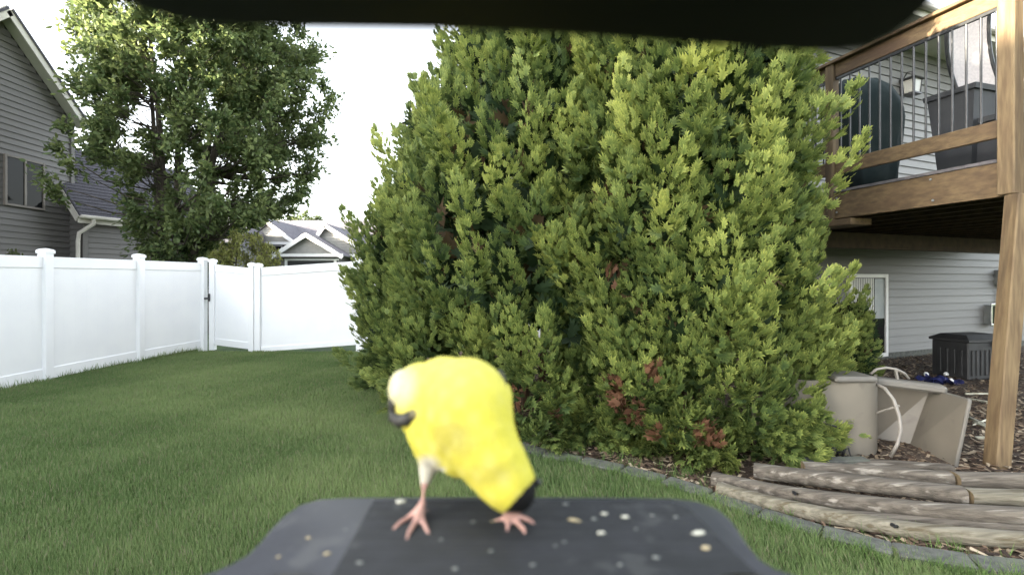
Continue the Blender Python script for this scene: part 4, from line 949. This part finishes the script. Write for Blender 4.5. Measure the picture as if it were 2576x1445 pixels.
# ---------------------------------------------------------------- bird feeder: visor and tray
TZ = CZ-.1307
fd = thing('bird_feeder', 'dark plastic bird feeder with a black overhanging visor and a grey landing tray', 'bird feeder', (0,.0,TZ-.3))
VH = .05
vp = []
for px,py in ((250,-40),(300,0),(340,22),(400,42),(480,58),(600,68),(760,73),(950,75),(1150,78),(1350,86),(1550,98),(1750,112),(1900,123),(2020,130),(2110,130),(2180,120),(2240,95),(2290,60),(2335,20),(2365,-15),(2390,-50)):
    d = VH*F/(HZ-py); vp.append(((px-1288)/F*d, d))
vp = [(vp[0][0]-.004,.03),(vp[0][0]-.002,.06)]+vp+[(vp[-1][0]+.004,.05),(vp[-1][0]+.006,.03)]
vp = vp[::-1]
poly = vp
n = len(poly)
def ringz(z, s=1.0, dy=0): return [Vector((x*s, y*s+dy, z)) for x,y in poly]
m = MB(); m.loft([ringz(CZ+VH), ringz(CZ+VH+.004,1.012), ringz(CZ+VH+.016,1.012), ringz(CZ+VH+.022,.98)]); m.build('visor', M['visor'], fd, auto=40)
# housing behind the lens
m = MB(); m.box((0,-.06,TZ+.075),(.19,.08,.36),bev=.015); m.build('housing', M['visor'], fd)
m = MB(); m.box((.0,-.0,CZ+VH+.028),(.17,.12,.012),bev=.004); m.build('roof_plate', M['visor'], fd)
tp = [(1288-560,1252),(720,1262),(690,1285),(662,1315),(640,1350),(618,1382),(590,1408),(550,1428),(505,1446)]
def TG(px,py,z=TZ): d=(CZ-z)*F/(py-HZ); return ((px-1288)/F*d, d)
outl = []
for px,py in ((1288,1246),(1000,1247),(860,1249),(800,1253),(755,1265),(715,1292),(682,1325),(655,1358),(622,1390),(580,1414),(535,1434),(500,1446)): outl.append(TG(px,py))
outl += [(-.145,.19),(-.15,.12),(-.13,-.02)]
rgt = []
for px,py in ((2010,1446),(1955,1428),(1915,1404),(1885,1370),(1862,1335),(1838,1302),(1805,1275),(1760,1258),(1700,1250),(1600,1248)): rgt.append(TG(px,py))
outl += [(.12,-.02),(.142,.12),(.135,.19)]+rgt
cxy = (0,.2)
def tr(z,s): return [Vector((cxy[0]+(x-cxy[0])*s, cxy[1]+(y-cxy[1])*s, z)) for x,y in outl]
def traymat():
    m = mat('grey_tray_plastic', (.034,.036,.046), (.042,.045,.056), 40, .42, .03, 200, spec=.5, c3=(.062,.065,.072), c3scale=55, c3rng=(.60,.68)); return m
M['tray']=traymat()
m = MB(); m.loft([tr(TZ-.010,.985),tr(TZ-.003,1.0),tr(TZ-.0008,.996),tr(TZ,.985)]); m.build('tray', M['tray'], fd, auto=50)
def ribmat():
    m = mat('ribbed_tray_mat', (.011,.013,.014), (.017,.019,.022), 60, .5, 0, spec=.45, c3=(.034,.037,.038), c3scale=48, c3rng=(.60,.68))
    return m
M['rib']=ribmat()
corn=[TG(940,1262),TG(1742,1262),TG(1850,1400),TG(1900,1446)]; cl_=[TG(845,1446),TG(868,1400)]
# ribbed insert: real corrugation, ribs running across
nx=2; ys=np.linspace(.19,.2935,190)
rib=[]; vs=[]; fs=[]
def xl_(y): return np.interp(y,[.19,.2208,.2935],[-.085,-.079,-.0815])
def xr_(y): return np.interp(y,[.19,.2208,.25,.285,.2935],[.110,.108,.104,.100,.092])
for i,y in enumerate(ys):
    z=TZ+.0012+.0008*math.sin(y*2*math.pi/.0026); a,b=xl_(y),xr_(y)
    for x in np.linspace(a,b,12): vs.append((x,y,z))
for i in range(len(ys)-1):
    for j in range(11): a=i*12+j; fs.append((a,a+1,a+13,a+12))
m=MB(); m.add(vs,fs); m.build('ribbed_mat', M['rib'], fd, smooth=True, norm=False)
for px in (722,1880):
    x,y=TG(px,1462,TZ+.004); c=(x,y); m=MB(); m.loft([circ(c,.0155,.008,TZ+.0003,20),circ(c,.015,.0078,TZ+.003,20),circ(c,.011,.006,TZ+.0045,20)]); m.build('rubber_stopper', M['black'], fd, smooth=True)

# ---------------------------------------------------------------- goldfinch
def finch():
    t = thing('goldfinch','yellow goldfinch with black cap bowing its head down on the feeder tray','bird',tuple(P(1160,1320,.268)))
    bd=.272; S_=bd/F
    sph=[]                                  # (px, py, depth, rx)
    body=[(1085,1015,.285,92),(1060,985,.285,74),(1120,1000,.280,104),(1170,1010,.274,112),(1180,1035,.268,112),(1190,1065,.264,104),(1105,1070,.276,84),(1100,1110,.277,64),(1095,1135,.277,48),
          (1205,1100,.260,96),(1225,1135,.257,88),(1245,1165,.254,82),(1262,1192,.252,76),(1277,1212,.250,70),(1288,1228,.249,62),(1140,1090,.272,92),(1165,1120,.268,78),
          (1230,1000,.30,60),(1150,1000,.31,100),(1150,1010,.34,80),(1180,1030,.37,50)]
    for px,py,d,r_ in body: sph.append((P(px,py,d), r_*d/F))
    bm=bmesh.new()
    for c,r_ in sph:
        bmesh.ops.create_icosphere(bm, subdivisions=3, radius=r_, matrix=Matrix.Translation(c))
    # tail and thigh, legs, toes as chains of spheres
    def chain(pts, n=10):
        for i in range(len(pts)-1):
            (a,ra),(b,rb)=pts[i],pts[i+1]
            L=(b-a).length; k=max(2,int(L/(min(ra,rb)*.45)))
            for j in range(k+1):
                s=j/k; bmesh.ops.create_icosphere(bm, subdivisions=2, radius=ra+(rb-ra)*s, matrix=Matrix.Translation(a.lerp(b,s)))
    mm=.001
    ank=P(1066,1250,.272); toe0=Vector((ank.x,ank.y,TZ+.0035))
    chain([(P(1085,1140,.276),8*mm),(P(1076,1180,.275),5.0*mm),(P(1070,1212,.273),3.0*mm),(P(1066,1225,.272),1.5*mm),(P(1064,1255,.2715),1.6*mm),(P(1062,1268,.271),2.3*mm)])
    def toe(a,targets,r0=2.1):
        pts=[(a,r0*mm)]; k=len(targets)
        for i,(px,py,zz) in enumerate(targets):
            z=TZ+zz*mm; d=(CZ-z)*F/(py-HZ); pts.append((Vector(((px-1288)/F*d,d,z)),(r0-.1-.9*(i+1)/k*.8)*mm))
        chain(pts)
    A=P(1060,1270,.2705)
    toe(A,[(1030,1300,2.6),(1008,1312,2.8),(988,1330,1.2)]); toe(A,[(1042,1315,2.8),(1028,1338,2.8),(1022,1358,1.2)]); toe(A,[(1062,1308,2.6),(1072,1326,2.4),(1078,1342,1.2)]); toe(A,[(1072,1285,2.0),(1082,1278,1.2)],1.4)
    B=P(1276,1296,.2735)
    chain([(P(1150,1120,.285),8*mm),(P(1215,1190,.280),4*mm),(P(1258,1250,.276),1.5*mm),(B,2.2*mm)])
    toe(B,[(1277,1318,2.6),(1276,1335,1.2)]); toe(B,[(1300,1312,2.8),(1318,1330,2.6),(1320,1345,1.2)]); toe(B,[(1310,1300,2.8),(1330,1306,2.6),(1346,1318,1.2)]); toe(B,[(1256,1306,2.2),(1228,1312,1.2)],1.7)
    me=bpy.data.meshes.new('body_src'); bm.to_mesh(me); bm.free()
    o=bpy.data.objects.new('body',me); COL.objects.link(o)
    rm=o.modifiers.new('r','REMESH'); rm.mode='VOXEL'; rm.voxel_size=.0010
    sm=o.modifiers.new('s','SMOOTH'); sm.factor=.5; sm.iterations=14
    dg=bpy.context.evaluated_depsgraph_get(); ev=bpy.data.meshes.new_from_object(o.evaluated_get(dg))
    o.modifiers.clear(); o.data=ev; bpy.data.meshes.remove(me); ev.name='body'
    n=len(ev.vertices); co=np.zeros(n*3,dtype=np.float32); ev.vertices.foreach_get('co',co); co=co.reshape(-1,3)
    # plump the body: extra smoothing of everything that is not leg
    px=co[:,0]/co[:,1]*F+1288; py=HZ-(co[:,2]-CZ)/co[:,1]*F
    nz=np.sin(co[:,0]*420)*np.sin(co[:,1]*390)*np.sin(co[:,2]*350)
    yel=np.array((.56,.51,.065)); pale=np.array((.60,.57,.30)); ol_shade=np.array((.30,.27,.06)); wht=np.array((.52,.50,.42)); blk=np.array((.008,.008,.008)); pink=np.array((.46,.28,.24)); horn=np.array((.6,.5,.3))
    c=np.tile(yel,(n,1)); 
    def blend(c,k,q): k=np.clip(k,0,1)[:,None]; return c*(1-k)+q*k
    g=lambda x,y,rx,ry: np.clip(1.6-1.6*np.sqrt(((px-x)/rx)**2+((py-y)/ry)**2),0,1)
    c=blend(c,g(1135,1100,85,80)*.75,ol_shade); c=blend(c,g(1075,1170,40,34)*1.0,wht); c=blend(c,g(1000,965,60,75)*1.0,pale); c=blend(c,g(1225,1190,95,50)*.55,ol_shade)  # olive and pale plumage, plus lower-body shading painted into the colour
    c=blend(c,(nz+.2)*.16,pale); top=np.clip((1040-py)/160,0,1)*.5; c=blend(c,top,np.array((.58,.56,.16)))  # mottling, then the lit upper body painted paler
    legs=(py>1215)&(px<1120)|(py>1288)
    cap=((px-1352)*.0+ (px-1262)*.70+(py-1290)*.62>18)
    cap=((px-1262)*.74+(py-1290)*.67)>3
    c[cap&~legs]=blk
    th=(py>1175)&(py<=1222)&(px<1120); c[th]=wht
    c[legs]=pink; c[(py>1288)&(px<1245)&(px>1200)]=horn
    o.parent=t; off=np.array(WL[t.name]); ev.vertices.foreach_set('co',(co-off).ravel().astype(np.float32)); ev.update()
    ev.polygons.foreach_set('use_smooth',[True]*len(ev.polygons))
    m=leafmat('goldfinch_plumage',.0,.75,.15); tn_=m.node_tree; b_=tn_.nodes['Principled BSDF']; b_.inputs['Subsurface Weight'].default_value=.08; b_.inputs['Subsurface Radius'].default_value=(.004,.003,.001)
    at_=[q for q in tn_.nodes if q.type=='ATTRIBUTE'][0]; n5=tn_.nodes.new('ShaderNodeTexNoise'); n5.inputs['Scale'].default_value=95; n5.inputs['Detail'].default_value=6
    mr5=tn_.nodes.new('ShaderNodeMapRange'); mr5.inputs['From Min'].default_value=.35; mr5.inputs['From Max'].default_value=.68; mr5.inputs['To Min'].default_value=1.06; mr5.inputs['To Max'].default_value=.86
    hv5=tn_.nodes.new('ShaderNodeHueSaturation'); tn_.links.new(n5.outputs[0],mr5.inputs[0]); tn_.links.new(mr5.outputs[0],hv5.inputs['Value']); tn_.links.new(at_.outputs['Color'],hv5.inputs['Color']); tn_.links.new(hv5.outputs[0],b_.inputs['Base Color'])
    no=tn_.nodes.new('ShaderNodeTexNoise'); no.inputs['Scale'].default_value=380; tc=tn_.nodes.new('ShaderNodeTexCoord'); mp=tn_.nodes.new('ShaderNodeMapping'); mp.inputs['Scale'].default_value=(1,1,.35)
    tn_.links.new(tc.outputs['Object'],mp.inputs[0]); tn_.links.new(mp.outputs[0],no.inputs['Vector']); bp=tn_.nodes.new('ShaderNodeBump'); bp.inputs['Strength'].default_value=.5; bp.inputs['Distance'].default_value=.001
    tn_.links.new(no.outputs[0],bp.inputs['Height']); tn_.links.new(bp.outputs[0],b_.inputs['Normal'])
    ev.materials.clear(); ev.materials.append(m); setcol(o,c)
    WL[o.name]=WL[t.name]
    # folded wings: shoulder shows at the left, tips and tail run back
    wm=mat('black_wing_feathers',(.010,.010,.010),(.03,.028,.022),200,.6); wb_=mat('cream_wing_bar',(.56,.53,.36),(.50,.46,.24),90,.7); om=mat('olive_wing_coverts',(.16,.14,.075),(.07,.06,.035),120,.7)
    def ell(c,rx,ry,rz,ax,name,mt,n=18):
        m=MB(); R_=[]
        for i in range(1,12):
            a=math.pi*i/12; R_.append([c+ax[0]*rx*math.sin(a)*math.cos(2*math.pi*k/n)+ax[1]*ry*math.sin(a)*math.sin(2*math.pi*k/n)+ax[2]*rz*math.cos(a) for k in range(n)])
        m.loft(R_); return m.build(name,mt,t,smooth=True)
    L1=(P(1040,1040,.35)-P(1000,1010,.28)).normalized(); X1=Zv.cross(L1).normalized(); Y1=L1.cross(X1)
    ell(P(1008,1022,.302),.0060,.0105,.030,(X1,Y1,L1),'wing',wm)
    ell(P(1013,978,.2825),.0080,.0110,.0115,(X1,Y1,L1),'wing_bar',wb_)
    ax3=(Vector((1,0,0)),Vector((0,1,0)),Vector((0,0,1)))
    q=Vector((.62,0,.78)); q2=Vector((-.78,0,.62))
    def D_(px,py,d): return P(px,py,d)
    MB().tube([D_(1062,995,.2665),D_(1064,1014,.2655),D_(1054,1034,.2655),D_(1036,1048,.266)],[.0016,.0042,.0046,.0034],14).build('wing_covert',om,t,smooth=True)
    MB().tube([D_(1040,1040,.2655),D_(1024,1054,.266),D_(1004,1058,.268),D_(990,1050,.271),D_(984,1035,.275)],[.0028,.0038,.0036,.0030,.0014],14).build('wing_covert',wm,t,smooth=True)
    ell(P(1255,985,.315),.005,.013,.034,(X1,Y1,L1),'wing',wm)
    m=MB(); a=P(1170,1030,.36); b=P(1175,1055,.41)
    m.beam(a,b,.020,.004,bev=.001); m.build('tail',wm,t)
    # beak pointing down and away, eyes on both sides of the head
    bk0=P(1300,1246,.262); bk1=P(1288,1285,.2705)
    MB().tube([bk0,bk0.lerp(bk1,.5),bk1],[.0042,.0028,.0004],10).build('beak',mat('horn_beak',(.62,.36,.18),(.5,.3,.15),100,.4),t,smooth=True)
    for e in (P(1352,1212,.262),P(1240,1262,.262)):
        ell(e,.0022,.0022,.0022,ax3,'eye',M['black'],12)
finch()
# ---------------------------------------------------------------- seed husks on the tray
sd_list=[(1008,1262,34,20,'white seed husk at the rear tray edge behind the bird\'s left-hand foot'),(775,1352,16,14,'round pale seed alone on the smooth left corner of the tray'),(822,1392,22,18,'larger cream seed nearest the camera on the smooth left side'),
(1445,1308,46,9,'long narrow pale husk right of the bird\'s feet'),(1494,1305,20,14,'grey crumb touching the long narrow husk'),(1520,1292,22,14,'white flake above the grey crumb, right rear of the tray'),(1572,1300,26,14,'pale flat husk right of the white flake'),(1422,1268,20,10,'small crumb on the rear edge of the tray, right of the bird'),
(1512,1340,26,14,'bright oval husk in the middle of the right side'),(1420,1362,13,11,'tiny round seed below the long husk'),(1397,1372,12,10,'tinier seed just left of another tiny round one'),(1758,1340,50,12,'wide pale husk on the far right side of the tray'),(1776,1378,30,18,'pinkish oval seed below the wide pale husk'),
(1600,1330,12,9,'faint speck between the bright oval and the wide husk'),(1650,1402,24,10,'thin husk at the near right of the ribbed mat'),(1110,1356,14,10,'small speck on the ribbed mat between the bird\'s feet'),(1235,1385,16,10,'dull crumb low in the middle of the ribbed mat'),(1145,1430,20,9,'thin flake near the front of the ribbed mat, left of centre'),
(870,1330,12,8,'dark-toned speck near the seam of the smooth side'),(1190,1312,14,8,'small crumb between the two bird feet near the rear'),(1340,1420,18,9,'flat flake nearest the front on the centre right'),(1640,1296,14,9,'little pale crumb near the rear right edge'),(905,1415,26,9,'long streaky husk at the front left of the ribbed mat'),
(1700,1300,16,10,'rounded crumb by the right rear corner of the tray'),(1560,1420,18,10,'round flake at the front right of the ribbed mat'),(700,1400,14,10,'reddish seed scrap by the left front edge')]
sm_=[mat('pale_seed_husk',srgb(205,205,190),srgb(160,160,145),300,.6),mat('tan_seed',srgb(190,176,140),srgb(150,138,108),300,.6),mat('grey_crumb',srgb(128,132,128),srgb(98,102,100),300,.7)]
for i,(px,py,wpx,hpx,lab) in enumerate(sd_list):
    onrib = 850<px<1900
    z=TZ+(.0018 if onrib else .0003); x,y=TG(px,py,z); s=y/F
    rx=wpx*s/2*.78; ry=min(rx*.8, hpx*s/2*(y/(CZ-z))*.8); hz=min(rx,ry)*.45
    a=rng.uniform(-.4,.4); rings=[]
    for k,(f_,zz_) in enumerate(((.55,0),(1,.35),(.85,.75),(.35,1))):
        rings.append([Vector((x+(rx*f_*math.cos(q_)*math.cos(a)-ry*f_*math.sin(q_)*math.sin(a))*(1+.12*math.sin(3*q_+i)), y+(rx*f_*math.cos(q_)*math.sin(a)+ry*f_*math.sin(q_)*math.cos(a))*(1+.12*math.sin(2*q_+i)), z+hz*zz_)) for q_ in [2*math.pi*j/12 for j in range(12)]])
    m=MB(); m.loft(rings); o=m.build('seed_husk', sm_[0 if i in (0,5,6,8,11) else (1 if i in (1,2,3,12,25) else 2)], origin=(x,y,z), smooth=True)
    props(o, lab, 'seed husk', 'seed husks on the feeder tray')
